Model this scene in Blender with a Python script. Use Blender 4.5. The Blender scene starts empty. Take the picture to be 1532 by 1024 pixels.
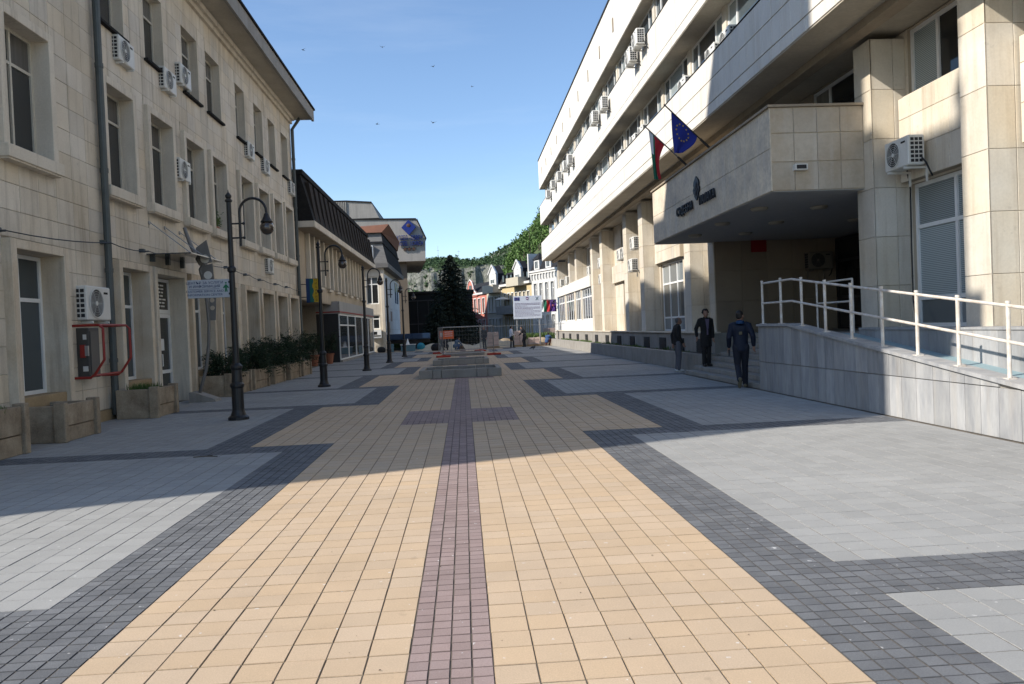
import bpy, bmesh, math, random
import numpy as np
from mathutils import Vector, Matrix, noise as mnoise

SC = bpy.context.scene
COL = SC.collection
RND = random.Random(11)
PI = math.pi

# ------------------------------------------------------------------ camera
H_EYE, FPX, VPX, VPY, ROLL = 1.6, 1173.0, 694.0, 493.0, 0.042
def _n(v):
    return v / np.linalg.norm(v)
_yc = _n(np.array([VPX - 766, VPY - 512, FPX]))
_u = np.array([-ROLL, -1.0, 0.0]); _u = _n(_u - _yc * _yc.dot(_u))
CAM_M = np.array([np.cross(_yc, _u), _yc, _u])
cam = bpy.data.cameras.new('camera')
cam.sensor_width = 36.0
cam.lens = FPX / 1532.0 * 36.0
cam.clip_start, cam.clip_end = 0.1, 6000
cam_o = bpy.data.objects.new('camera', cam); COL.objects.link(cam_o)
mw = Matrix.Identity(4)
for i in range(3):
    mw[i][0], mw[i][1], mw[i][2] = CAM_M[i, 0], -CAM_M[i, 1], -CAM_M[i, 2]
mw[2][3] = H_EYE
cam_o.matrix_world = mw
SC.camera = cam_o

# ------------------------------------------------------------------ light
SUN_EL = math.radians(33.0)
SUN_AZ = math.atan2(-0.938, -0.346)          # compass angle from +Y towards +X of the sun itself
world = bpy.data.worlds.new('World'); SC.world = world; world.use_nodes = True
wn = world.node_tree.nodes; wl = world.node_tree.links
bg = wn['Background']
sky = wn.new('ShaderNodeTexSky'); sky.sky_type = 'NISHITA'; sky.sun_disc = False
sky.sun_elevation = SUN_EL; sky.sun_rotation = SUN_AZ % (2 * PI)
sky.altitude = 250; sky.air_density = 1.0; sky.dust_density = 0.35; sky.ozone_density = 3.2
bg.inputs['Strength'].default_value = 0.15
# faint high cloud
_tc = wn.new('ShaderNodeTexCoord'); _mp = wn.new('ShaderNodeMapping'); _mp.inputs['Scale'].default_value = (1.2, 2.2, 9.0); _mp.inputs['Rotation'].default_value = (0.0, 0.12, 0.4)
_nz = wn.new('ShaderNodeTexNoise'); _nz.inputs['Scale'].default_value = 1.6; _nz.inputs['Detail'].default_value = 7; _nz.inputs['Roughness'].default_value = 0.62
_mr = wn.new('ShaderNodeMapRange'); _mr.inputs[1].default_value = 0.50; _mr.inputs[2].default_value = 0.78; _mr.inputs[3].default_value = 0.0; _mr.inputs[4].default_value = 0.10
_mx = wn.new('ShaderNodeMix'); _mx.data_type = 'RGBA'; _mx.inputs[7].default_value = (5.2, 5.7, 6.3, 1)
wl.new(_tc.outputs['Generated'], _mp.inputs['Vector']); wl.new(_mp.outputs[0], _nz.inputs['Vector']); wl.new(_nz.outputs['Fac'], _mr.inputs[0]); wl.new(_mr.outputs[0], _mx.inputs[0])
wl.new(sky.outputs[0], _mx.inputs[6]); wl.new(_mx.outputs[2], bg.inputs['Color'])
sun = bpy.data.lights.new('sun', 'SUN'); sun.energy = 4.6; sun.angle = math.radians(0.55); sun.color = (1.0, 0.94, 0.85)
sun_o = bpy.data.objects.new('sun', sun); COL.objects.link(sun_o)
_sd = Vector((math.sin(SUN_AZ) * math.cos(SUN_EL), math.cos(SUN_AZ) * math.cos(SUN_EL), math.sin(SUN_EL)))
sun_o.rotation_euler = _sd.to_track_quat('Z', 'Y').to_euler()
sun_o.location = (-60, -30, 60)
SC.view_settings.view_transform = 'Standard'
SC.view_settings.look = 'None'
SC.view_settings.exposure = 0.50
SC.view_settings.gamma = 1.0
SC.view_settings.use_curve_mapping = False
SC.cycles.max_bounces = 6
SC.cycles.diffuse_bounces = 3
SC.cycles.glossy_bounces = 3
SC.cycles.transparent_max_bounces = 8
SC.cycles.use_denoising = True

# ------------------------------------------------------------------ materials
MATS = {}
def mat(name, col, rough=0.75, col2=None, n=(1.5, 0.0), var=0.0, fine=(40.0, 0.0), streak=0.0, streak_col=(0.10, 0.07, 0.04),
        metal=0.0, bump=0.0, bump_scale=60.0, spec=0.4, coat=0.0, spots=0.0, emis=None, space='pos', hvar=0.0, stretch=None, rotx=0.0, grime=0.0):
    """col: base. col2/n: blotches of a second colour. var: tone step from piece to piece. streak: run-off stains."""
    if name in MATS: return MATS[name]
    m = bpy.data.materials.new(name); m.use_nodes = True; MATS[name] = m
    t = m.node_tree; N = t.nodes; L = t.links
    b = N['Principled BSDF']
    b.inputs['Roughness'].default_value = rough
    b.inputs['Metallic'].default_value = metal
    b.inputs['Specular IOR Level'].default_value = spec
    b.inputs['Coat Weight'].default_value = coat
    b.inputs['Coat Roughness'].default_value = 0.03
    c4 = lambda c: (c[0], c[1], c[2], 1.0)
    if emis:
        b.inputs['Emission Color'].default_value = c4(emis[0]); b.inputs['Emission Strength'].default_value = emis[1]
    geo = N.new('ShaderNodeNewGeometry')
    pos = geo.outputs['Position']
    if space == 'obj':
        tc = N.new('ShaderNodeTexCoord'); pos = tc.outputs['Object']
    if stretch:
        mp = N.new('ShaderNodeMapping'); mp.inputs['Scale'].default_value = stretch; mp.inputs['Rotation'].default_value = (rotx, 0, 0); mp.vector_type = 'POINT'
        L.new(pos, mp.inputs['Vector']); pos = mp.outputs['Vector']
    def mixc(a, bb, fac):
        x = N.new('ShaderNodeMix'); x.data_type = 'RGBA'
        for sock, v in ((x.inputs[6], a), (x.inputs[7], bb), (x.inputs[0], fac)):
            if hasattr(v, 'links'): L.new(v, sock)
            elif isinstance(v, (int, float)): sock.default_value = v
            else: sock.default_value = c4(v)
        return x.outputs[2]
    def noise(scale, detail=4, rough_=0.6, vec=None):
        x = N.new('ShaderNodeTexNoise'); x.inputs['Scale'].default_value = scale
        x.inputs['Detail'].default_value = detail; x.inputs['Roughness'].default_value = rough_
        L.new(vec if vec is not None else pos, x.inputs['Vector']); return x.outputs['Fac']
    def ramp(v, lo, hi, to0=0.0, to1=1.0):
        x = N.new('ShaderNodeMapRange'); x.inputs[1].default_value = lo; x.inputs[2].default_value = hi
        x.inputs[3].default_value = to0; x.inputs[4].default_value = to1
        L.new(v, x.inputs[0]); return x.outputs[0]
    def math_(op, a, bb):
        x = N.new('ShaderNodeMath'); x.operation = op
        for s, v in ((x.inputs[0], a), (x.inputs[1], bb)):
            if hasattr(v, 'links'): L.new(v, s)
            else: s.default_value = v
        return x.outputs[0]
    out = None
    if col2 is not None and n[1] > 0:
        out = mixc(col, col2, ramp(noise(n[0], 5), 0.5 - 0.22, 0.5 + 0.22, 0.0, n[1]))
    if streak > 0:
        mp = N.new('ShaderNodeMapping'); mp.inputs['Scale'].default_value = (4.6, 4.6, 0.34)
        L.new(geo.outputs['Position'], mp.inputs['Vector'])
        s = ramp(noise(1.0, 6, 0.65, mp.outputs['Vector']), 0.51, 0.74, 0.0, streak)
        out = mixc(out if out is not None else col, streak_col, s)
    if spots > 0:
        s = ramp(noise(19.0, 2, 0.5), 0.715, 0.74, 0.0, spots)
        out = mixc(out if out is not None else col, (0.75, 0.73, 0.70), s)
    if var > 0 or fine[1] > 0 or hvar > 0:
        oi = N.new('ShaderNodeObjectInfo')
        r = math_('FRACT', math_('ADD', oi.outputs['Random'], geo.outputs['Random Per Island']), 0.0)
        v = ramp(r, 0, 1, 1 - var, 1 + var)
        if fine[1] > 0:
            v = math_('MULTIPLY', v, ramp(noise(fine[0], 3), 0.3, 0.7, 1 - fine[1], 1 + fine[1]))
        if grime > 0:
            v = math_('MULTIPLY', v, ramp(noise(0.42, 7, 0.68), 0.36, 0.64, 1 - grime, 1 + grime * .45))
            v = math_('MULTIPLY', v, ramp(noise(5.5, 3, 0.6), 0.66, 0.74, 1.0, 1 - grime * 1.6))
        hs = N.new('ShaderNodeHueSaturation')
        L.new(v, hs.inputs['Value'])
        if hvar > 0:
            r2 = math_('FRACT', math_('MULTIPLY', r, 7.31), 0.0)
            L.new(ramp(r2, 0, 1, 1 - hvar, 1 + hvar), hs.inputs['Saturation'])
        if out is not None: L.new(out, hs.inputs['Color'])
        else: hs.inputs['Color'].default_value = c4(col)
        out = hs.outputs[0]
    if out is not None: L.new(out, b.inputs['Base Color'])
    else: b.inputs['Base Color'].default_value = c4(col)
    if bump > 0:
        bp = N.new('ShaderNodeBump'); bp.inputs['Strength'].default_value = bump; bp.inputs['Distance'].default_value = 0.01
        L.new(noise(bump_scale, 4), bp.inputs['Height']); L.new(bp.outputs[0], b.inputs['Normal'])
    return m

def glass(name, behind, rough=0.04, stripes=None, folds=None, spec=0.6, wav=0.0):
    """Window glass seen from outside: what hangs behind it, under a clear reflecting coat."""
    if name in MATS: return MATS[name]
    m = bpy.data.materials.new(name); m.use_nodes = True; MATS[name] = m
    t = m.node_tree; N = t.nodes; L = t.links; b = N['Principled BSDF']
    b.inputs['Roughness'].default_value = 0.6; b.inputs['Specular IOR Level'].default_value = 0.1
    b.inputs['Coat Weight'].default_value = 1.0; b.inputs['Coat Roughness'].default_value = rough; b.inputs['Coat IOR'].default_value = 1.5
    geo = N.new('ShaderNodeNewGeometry')
    sep = N.new('ShaderNodeSeparateXYZ'); L.new(geo.outputs['Position'], sep.inputs[0])
    fac = None
    def mth(op, a, v):
        x = N.new('ShaderNodeMath'); x.operation = op; L.new(a, x.inputs[0]); x.inputs[1].default_value = v; return x.outputs[0]
    if stripes:
        fac = mth('SINE', mth('MULTIPLY', sep.outputs[2], 2 * PI / stripes), 0)
    elif folds:
        a = N.new('ShaderNodeMath'); a.operation = 'ADD'; L.new(sep.outputs[0], a.inputs[0]); L.new(sep.outputs[1], a.inputs[1])
        nz = N.new('ShaderNodeTexNoise'); nz.inputs['Scale'].default_value = folds; nz.noise_dimensions = '1D'
        L.new(a.outputs[0], nz.inputs['W']); fac = mth('SUBTRACT', mth('MULTIPLY', nz.outputs['Fac'], 2.0), 1.0)
    mx = N.new('ShaderNodeMix'); mx.data_type = 'RGBA'
    k = 0.45
    mx.inputs[6].default_value = (*[c * (1 - k) for c in behind], 1); mx.inputs[7].default_value = (*[c * (1 + k) for c in behind], 1)
    if fac is not None:
        mr = N.new('ShaderNodeMapRange'); mr.inputs[1].default_value = -1; mr.inputs[2].default_value = 1
        L.new(fac, mr.inputs[0]); L.new(mr.outputs[0], mx.inputs[0])
    else: mx.inputs[0].default_value = 0.5
    oi = N.new('ShaderNodeObjectInfo'); hs = N.new('ShaderNodeHueSaturation')
    mr2 = N.new('ShaderNodeMapRange'); mr2.inputs[3].default_value = 0.55; mr2.inputs[4].default_value = 1.4
    L.new(oi.outputs['Random'], mr2.inputs[0]); L.new(mr2.outputs[0], hs.inputs['Value'])
    L.new(mx.outputs[2], hs.inputs['Color']); L.new(hs.outputs[0], b.inputs['Base Color'])
    nz = N.new('ShaderNodeTexNoise'); nz.inputs['Scale'].default_value = 0.8; L.new(geo.outputs['Position'], nz.inputs['Vector'])
    bp = N.new('ShaderNodeBump'); bp.inputs['Strength'].default_value = 0.06; bp.inputs['Distance'].default_value = 0.05
    L.new(nz.outputs['Fac'], bp.inputs['Height']); L.new(bp.outputs[0], b.inputs['Coat Normal'])
    return m

# ------------------------------------------------------------------ mesh helpers
class MB:
    def __init__(s): s.v = []; s.f = []; s.m = []
    def add(s, vs, fs, mi=0):
        k = len(s.v); s.v.extend([tuple(p) for p in vs]); s.f.extend([tuple(i + k for i in f) for f in fs]); s.m.extend([mi] * len(fs)); return s
    def box(s, x0, x1, y0, y1, z0, z1, mi=0):
        return s.add([(x0, y0, z0), (x1, y0, z0), (x1, y1, z0), (x0, y1, z0), (x0, y0, z1), (x1, y0, z1), (x1, y1, z1), (x0, y1, z1)],
                     [(0, 3, 2, 1), (4, 5, 6, 7), (0, 1, 5, 4), (1, 2, 6, 5), (2, 3, 7, 6), (3, 0, 4, 7)], mi)
    def bbox(s, x0, x1, y0, y1, z0, z1, c=0.02, mi=0):
        """box with all edges chamfered"""
        P = []; idx = {}
        X = (x0, x1); Y = (y0, y1); Z = (z0, z1)
        def vid(i, j, k, ax):
            key = (i, j, k, ax)
            if key not in idx:
                p = [X[i], Y[j], Z[k]]
                for a in range(3):
                    if a != ax: p[a] += c if (i, j, k)[a] == 0 else -c
                idx[key] = len(P); P.append(p)
            return idx[key]
        F = []
        for i in (0, 1): F.append([vid(i, 0, 0, 0), vid(i, 1, 0, 0), vid(i, 1, 1, 0), vid(i, 0, 1, 0)][::(1 if i else -1)])
        for j in (0, 1): F.append([vid(0, j, 0, 1), vid(0, j, 1, 1), vid(1, j, 1, 1), vid(1, j, 0, 1)][::(1 if j else -1)])
        for k in (0, 1): F.append([vid(0, 0, k, 2), vid(1, 0, k, 2), vid(1, 1, k, 2), vid(0, 1, k, 2)][::(1 if k else -1)])
        for j in (0, 1):
            for k in (0, 1): F.append([vid(0, j, k, 1), vid(1, j, k, 1), vid(1, j, k, 2), vid(0, j, k, 2)])
        for i in (0, 1):
            for k in (0, 1): F.append([vid(i, 0, k, 0), vid(i, 1, k, 0), vid(i, 1, k, 2), vid(i, 0, k, 2)])
        for i in (0, 1):
            for j in (0, 1): F.append([vid(i, j, 0, 0), vid(i, j, 1, 0), vid(i, j, 1, 1), vid(i, j, 0, 1)])
        for i in (0, 1):
            for j in (0, 1):
                for k in (0, 1): F.append([vid(i, j, k, 0), vid(i, j, k, 1), vid(i, j, k, 2)])
        return s.add(P, F, mi)
    def prism(s, poly, ax, lo, hi, mi=0):
        """poly of 2-D points in the other two axes (x,y,z order), swept along axis ax"""
        n = len(poly)
        def p(q, h):
            a, b = q
            return (h, a, b) if ax == 0 else ((a, h, b) if ax == 1 else (a, b, h))
        vs = [p(q, lo) for q in poly] + [p(q, hi) for q in poly]
        fs = [tuple(range(n))[::-1], tuple(range(n, 2 * n))] + [(i, (i + 1) % n, n + (i + 1) % n, n + i) for i in range(n)]
        return s.add(vs, fs, mi)
    def tube(s, pts, r, n=8, mi=0, cap=True):
        pts = [Vector(p) for p in pts]
        rs = r if isinstance(r, (list, tuple)) else [r] * len(pts)
        d0 = (pts[1] - pts[0]).normalized()
        a = Vector((0, 0, 1)) if abs(d0.z) < 0.9 else Vector((1, 0, 0))
        u = d0.cross(a).normalized(); vs = []; fs = []
        for i, p in enumerate(pts):
            d = ((pts[min(i + 1, len(pts) - 1)] - pts[max(i - 1, 0)])).normalized()
            u = (u - d * d.dot(u)).normalized(); w = d.cross(u)
            for k in range(n):
                an = 2 * PI * k / n
                vs.append(p + (u * math.cos(an) + w * math.sin(an)) * rs[i])
        for i in range(len(pts) - 1):
            for k in range(n):
                fs.append((i * n + k, i * n + (k + 1) % n, (i + 1) * n + (k + 1) % n, (i + 1) * n + k))
        if cap:
            fs.append(tuple(range(n))[::-1]); fs.append(tuple(range((len(pts) - 1) * n, len(pts) * n)))
        return s.add(vs, fs, mi)
    def lathe(s, prof, c=(0, 0, 0), n=16, mi=0):
        vs = []; fs = []
        for r, z in prof:
            for k in range(n):
                a = 2 * PI * k / n; vs.append((c[0] + r * math.cos(a), c[1] + r * math.sin(a), c[2] + z))
        for i in range(len(prof) - 1):
            for k in range(n): fs.append((i * n + k, i * n + (k + 1) % n, (i + 1) * n + (k + 1) % n, (i + 1) * n + k))
        fs.append(tuple(range(n))[::-1]); fs.append(tuple(range((len(prof) - 1) * n, len(prof) * n)))
        return s.add(vs, fs, mi)
    def ell(s, c, r, nu=14, nv=9, mi=0):
        prof = [(math.sin(PI * i / nv), -math.cos(PI * i / nv)) for i in range(nv + 1)]
        vs = [(c[0], c[1], c[2] - r[2])]; fs = []
        for q, z in prof[1:-1]:
            for k in range(nu):
                a = 2 * PI * k / nu; vs.append((c[0] + r[0] * q * math.cos(a), c[1] + r[1] * q * math.sin(a), c[2] + r[2] * z))
        vs.append((c[0], c[1], c[2] + r[2])); last = len(vs) - 1
        for k in range(nu): fs.append((0, 1 + (k + 1) % nu, 1 + k))
        for i in range(nv - 2):
            for k in range(nu): fs.append((1 + i * nu + k, 1 + i * nu + (k + 1) % nu, 1 + (i + 1) * nu + (k + 1) % nu, 1 + (i + 1) * nu + k))
        for k in range(nu): fs.append((last, 1 + (nv - 2) * nu + k, 1 + (nv - 2) * nu + (k + 1) % nu))
        return s.add(vs, fs, mi)
    def quad(s, a, b, c, d, mi=0): return s.add([a, b, c, d], [(0, 1, 2, 3)], mi)
    def mesh(s, name, mats, smooth=False, fix=True):
        me = bpy.data.meshes.new(name); me.from_pydata([tuple(v) for v in s.v], [], s.f)
        for m in (mats if isinstance(mats, (list, tuple)) else [mats]): me.materials.append(m)
        if any(s.m): me.polygons.foreach_set('material_index', s.m)
        if fix:
            b = bmesh.new(); b.from_mesh(me); bmesh.ops.recalc_face_normals(b, faces=b.faces); b.to_mesh(me); b.free()
        if smooth: me.polygons.foreach_set('use_smooth', [True] * len(me.polygons))
        me.update(); return me
    def build(s, name, mats, parent=None, loc=(0, 0, 0), rotz=0.0, smooth=False, fix=True, **props):
        return link(name, s.mesh(name, mats, smooth, fix), parent, loc, rotz, **props)

WM = {}
def link(name, me, parent=None, loc=(0, 0, 0), rotz=0.0, rot=None, **props):
    """an object placed in WORLD coordinates, whatever its parent"""
    o = bpy.data.objects.new(name, me); COL.objects.link(o)
    o.location = loc; o.rotation_euler = rot if rot is not None else (0, 0, rotz)
    from_ = Matrix.Translation(loc) @ o.rotation_euler.to_matrix().to_4x4()
    WM[o.name] = from_
    if parent is not None:
        o.parent = parent; o.matrix_parent_inverse = WM[parent.name].inverted()
    for k, v in props.items(): o[k] = v
    return o
def thing(name, label, cat, loc=(0, 0, 0), rotz=0.0, group=None):
    o = link(name, None, None, loc, rotz); o.empty_display_size = 0.2
    o['label'] = label; o['category'] = cat
    if group: o['group'] = group
    return o
def tag(o, label, cat, group=None):
    o['label'] = label; o['category'] = cat
    if group: o['group'] = group
    return o
def copy_tree(root, loc, rotz, label, group=None):
    """copy a thing whose parts are children (and grandchildren); the root moves to loc, rotz"""
    def rec(o, p):
        c = o.copy(); COL.objects.link(c)
        if p is not None:
            inv = o.matrix_parent_inverse.copy(); c.parent = p; c.matrix_parent_inverse = inv
        WM[c.name] = WM[o.name]
        for ch in list(KIDS.get(o.name, [])): rec(ch, c)
        return c
    KIDS = {}
    for o in bpy.data.objects:
        if o.parent is not None: KIDS.setdefault(o.parent.name, []).append(o)
    c = rec(root, None); c.location = loc; c.rotation_euler = (0, 0, rotz); c['label'] = label
    if group: c['group'] = group
    return c

def boxes(cs, sz, chamfer=0.0, bottom=False):
    """many boxes at once: centres of the TOP face (N,3) and sizes (N,3); returns verts, faces arrays (no bottoms)"""
    cs = np.asarray(cs, float); sz = np.asarray(sz, float); n = len(cs)
    hx, hy, h = sz[:, 0] / 2, sz[:, 1] / 2, sz[:, 2]
    sg = np.array([(-1, -1), (1, -1), (1, 1), (-1, 1)], float)
    rings = [(0.0, 1.0)] if chamfer <= 0 else [(chamfer, 0.0), (0.0, chamfer)]
    V = []
    lv = [(chamfer, 0.0), (0.0, chamfer), (0.0, None)] if chamfer > 0 else [(0.0, 0.0), (0.0, None)]
    for inset, dz in lv:
        x = cs[:, None, 0] + sg[None, :, 0] * (hx[:, None] - inset)
        y = cs[:, None, 1] + sg[None, :, 1] * (hy[:, None] - inset)
        z = cs[:, None, 2] - (h[:, None] if dz is None else dz) + 0 * x
        V.append(np.stack([x, y, z], -1))
    V = np.concatenate(V, 1); k = V.shape[1]
    F = [(0, 1, 2, 3)]
    for r in range(len(lv) - 1):
        for i in range(4):
            j = (i + 1) % 4; F.append((r * 4 + i, (r + 1) * 4 + i, (r + 1) * 4 + j, r * 4 + j))
    F = np.array(F)[None] + (np.arange(n) * k)[:, None, None]
    return V.reshape(-1, 3), F.reshape(-1, 4)
def np_mesh(name, V, F, m, per=0, edge=None):
    me = bpy.data.meshes.new(name)
    V = np.asarray(V, np.float32); F = np.asarray(F, np.int32); w = F.shape[1]
    me.vertices.add(len(V)); me.vertices.foreach_set('co', V.ravel())
    me.loops.add(F.size); me.loops.foreach_set('vertex_index', F.ravel())
    me.polygons.add(len(F)); me.polygons.foreach_set('loop_start', np.arange(0, F.size, w, dtype=np.int32))
    me.polygons.foreach_set('loop_total', np.full(len(F), w, np.int32))
    me.polygons.foreach_set('use_smooth', np.zeros(len(F), bool)); me.materials.append(m)
    if edge is not None:
        me.materials.append(edge); mi = np.ones(len(F), np.int32); mi[np.arange(0, len(F), per) if isinstance(per, int) else per] = 0; me.polygons.foreach_set('material_index', mi)
    me.update(calc_edges=True); me.validate(); return me

def text_mesh(name, txt, size, m, extrude=0.01, align='CENTER', spacing=1.0):
    cu = bpy.data.curves.new(name, 'FONT'); cu.body = txt; cu.size = size; cu.extrude = extrude; cu.align_x = align; cu.align_y = 'CENTER'
    cu.space_character = spacing; cu.resolution_u = 2
    o = bpy.data.objects.new(name, cu); COL.objects.link(o)
    me = bpy.data.meshes.new_from_object(o.evaluated_get(bpy.context.evaluated_depsgraph_get()))
    bpy.data.objects.remove(o); bpy.data.curves.remove(cu)
    me.name = name; me.materials.clear(); me.materials.append(m); return me

# ------------------------------------------------------------------ facades
CAMP = np.array([0, 0, H_EYE])
class Face:
    """a wall plane: u runs along it, d into it (negative = out towards the viewer), z up"""
    def __init__(s, ox, oy, rotz, root): s.o = (ox, oy); s.r = rotz; s.root = root; s.pan = []
    def w(s, u, d, z):
        c, q = math.cos(s.r), math.sin(s.r); return (s.o[0] + c * u - q * d, s.o[1] + q * u + c * d, z)
    def put(s, name, mb_or_me, mats=None, parent=None, u=0, d=0, z=0, **k):
        me = mb_or_me.mesh(name, mats, k.pop('smooth', False)) if isinstance(mb_or_me, MB) else mb_or_me
        return link(name, me, parent if parent is not None else s.root, s.w(u, d, z), s.r, **k)
    def wall(s, name, m, u0, u1, z0, z1, holes, depth, d=0.0, parent=None):
        us = sorted({u0, u1, *[h[0] for h in holes], *[h[1] for h in holes]}); zs = sorted({z0, z1, *[h[2] for h in holes], *[h[3] for h in holes]})
        us = [x for x in us if u0 <= x <= u1]; zs = [x for x in zs if z0 <= x <= z1]
        b = MB(); solid = {}
        for i in range(len(us) - 1):
            for j in range(len(zs) - 1):
                cu, cz = (us[i] + us[i + 1]) / 2, (zs[j] + zs[j + 1]) / 2
                solid[i, j] = not any(h[0] < cu < h[1] and h[2] < cz < h[3] for h in holes)
        for (i, j), ok in solid.items():
            if not ok: continue
            a, e, f, g = us[i], us[i + 1], zs[j], zs[j + 1]
            b.quad((a, d, f), (e, d, f), (e, d, g), (a, d, g))
            if not solid.get((i - 1, j), False): b.quad((a, d, f), (a, d, g), (a, d + depth, g), (a, d + depth, f))
            if not solid.get((i + 1, j), False): b.quad((e, d, f), (e, d + depth, f), (e, d + depth, g), (e, d, g))
            if not solid.get((i, j - 1), False): b.quad((a, d, f), (a, d + depth, f), (e, d + depth, f), (e, d, f))
            if not solid.get((i, j + 1), False): b.quad((a, d, g), (e, d, g), (e, d + depth, g), (a, d + depth, g))
        return s.put(name, b.mesh(name, m, fix=False), parent=parent)
    def panels(s, u0, u1, z0, z1, w, h, holes=(), off=0.0, d=0.0, gap=0.007, parent=None, name='cladding_panel', t=0.02, zoff=0.0, jit=0.0, m=None, cols=None):
        """collect cladding panels, clipped round the holes; flush() turns them into objects"""
        rows = []; z = z0
        while z < z1 - 1e-4:
            zz = min(z1, z + h) if z1 - (z + h) > 0.25 * h else z1
            rows.append((z, zz)); z = zz
        for r, (za, zb) in enumerate(rows):
            cuts = [u0]; u = u0 + (w * (1 - off) if (r % 2 and off) else w)
            while u < u1 - 0.3 * w:
                cuts.append(u); u += w
            cuts.append(u1)
            for a, b in zip(cuts, cuts[1:]):
                rs = [(a, b, za, zb)]
                for q in holes:
                    nx = []
                    for (p0, p1, p2, p3) in rs:
                        if q[1] <= p0 or q[0] >= p1 or q[3] <= p2 or q[2] >= p3: nx.append((p0, p1, p2, p3)); continue
                        if q[0] > p0: nx.append((p0, q[0], p2, p3))
                        if q[1] < p1: nx.append((q[1], p1, p2, p3))
                        c0, c1 = max(p0, q[0]), min(p1, q[1])
                        if q[2] > p2: nx.append((c0, c1, p2, q[2]))
                        if q[3] < p3: nx.append((c0, c1, q[3], p3))
                    rs = nx
                for (p0, p1, p2, p3) in rs:
                    if p1 - p0 > 0.05 and p3 - p2 > 0.05:
                        s.pan.append(((p0 + p1) / 2, d + RND.uniform(-jit, jit), (p2 + p3) / 2, round(p1 - p0 - gap, 3), round(p3 - p2 - gap, 3), t))
    def flush(s, m, parent, name='cladding_panel', most=300):
        if not s.pan: return
        s.pan.sort(key=lambda q: np.linalg.norm(np.array(s.w(q[0], q[1], q[2])) - CAMP))
        near, far = s.pan[:most], s.pan[most:]; s.pan = []
        for q in near:
            s.put(name, panel_mesh(name, q[3], q[4], q[5], m), parent=parent, u=q[0], d=q[1], z=q[2])
        if far:
            b = MB()
            for q in far:
                w, h, t = q[3] / 2, q[4] / 2, q[5]; u, d, z = q[0], q[1], q[2]
                b.add([(u - w, d - t, z - h), (u + w, d - t, z - h), (u + w, d - t, z + h), (u - w, d - t, z + h),
                       (u - w, d, z - h), (u + w, d, z - h), (u + w, d, z + h), (u - w, d, z + h)],
                      [(0, 1, 2, 3), (4, 5, 1, 0), (5, 6, 2, 1), (6, 7, 3, 2), (7, 4, 0, 3)])
            s.put(name + 's', b.mesh(name + 's', m, fix=False), parent=parent, kind='stuff')
PANEL = {}
def panel_mesh(name, w, h, t, m):
    k = (w, h, t, m.name)
    if k not in PANEL:
        c = min(0.006, w / 6, h / 6); a, e = w / 2, h / 2
        b = MB(); r0 = [(-a + c, -t, -e + c), (a - c, -t, -e + c), (a - c, -t, e - c), (-a + c, -t, e - c)]
        r1 = [(-a, -t + c, -e), (a, -t + c, -e), (a, -t + c, e), (-a, -t + c, e)]; r2 = [(x, 0, z) for x, _, z in r1]
        fs = [(0, 1, 2, 3)] + [(4 * r + 4 + i, 4 * r + 4 + (i + 1) % 4, 4 * r + (i + 1) % 4, 4 * r + i) for r in (0, 1) for i in range(4)]
        b.add(r0 + r1 + r2, fs); PANEL[k] = b.mesh(name, m, fix=False)
    return PANEL[k]

WIN = {}
def window(fc, u0, u1, z0, z1, d, vs=(), hs=(), fw=0.06, frame=None, gl=None, name='window', parent=None, glf=None, cells=None, th=0.06):
    """a framed window with its panes. vs/hs: mullion / transom positions as fractions (hs may differ by column via cells)"""
    w, h = round(u1 - u0, 3), round(z1 - z0, 3)
    key = (w, h, tuple(vs), tuple(hs), fw, frame.name)
    X = [0] + [v * w for v in vs] + [w]; Z = [0] + [q * h for q in hs] + [h]
    if key not in WIN:
        b = MB()
        for i, x in enumerate(X):
            hw = fw / 2 if 0 < i < len(X) - 1 else fw
            a, e = (0, fw) if i == 0 else ((w - fw, w) if i == len(X) - 1 else (x - hw, x + hw))
            b.box(a, e, 0, th, 0, h)
        for i, z in enumerate(Z):
            a, e = (0, fw) if i == 0 else ((h - fw, h) if i == len(Z) - 1 else (z - fw / 2, z + fw / 2))
            for j in range(len(X) - 1):
                l = fw if j == 0 else X[j] + fw / 2; r = w - fw if j == len(X) - 2 else X[j + 1] - fw / 2
                b.box(l, r, 0.004, th - 0.004, a, e)
        WIN[key] = b.mesh(name, frame, fix=False)
    fo = fc.put(name, WIN[key], parent=parent, u=u0, d=d, z=z0)
    for j in range(len(X) - 1):
        for i in range(len(Z) - 1):
            l = fw if j == 0 else X[j] + fw / 2; r = w - fw if j == len(X) - 2 else X[j + 1] - fw / 2
            bt = fw if i == 0 else Z[i] + fw / 2; tp = h - fw if i == len(Z) - 2 else Z[i + 1] - fw / 2
            g = gl[(i * (len(X) - 1) + j) % len(gl)] if isinstance(gl, (list, tuple)) else gl
            k = ('pane', round(r - l, 3), round(tp - bt, 3), g.name)
            if k not in WIN:
                WIN[k] = MB().box(0, r - l, 0, 0.012, 0, tp - bt).mesh('pane', g, fix=False)
            fc.put('pane', WIN[k], parent=fo, u=u0 + l, d=d + th * 0.55, z=z0 + bt)
    return fo
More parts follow.
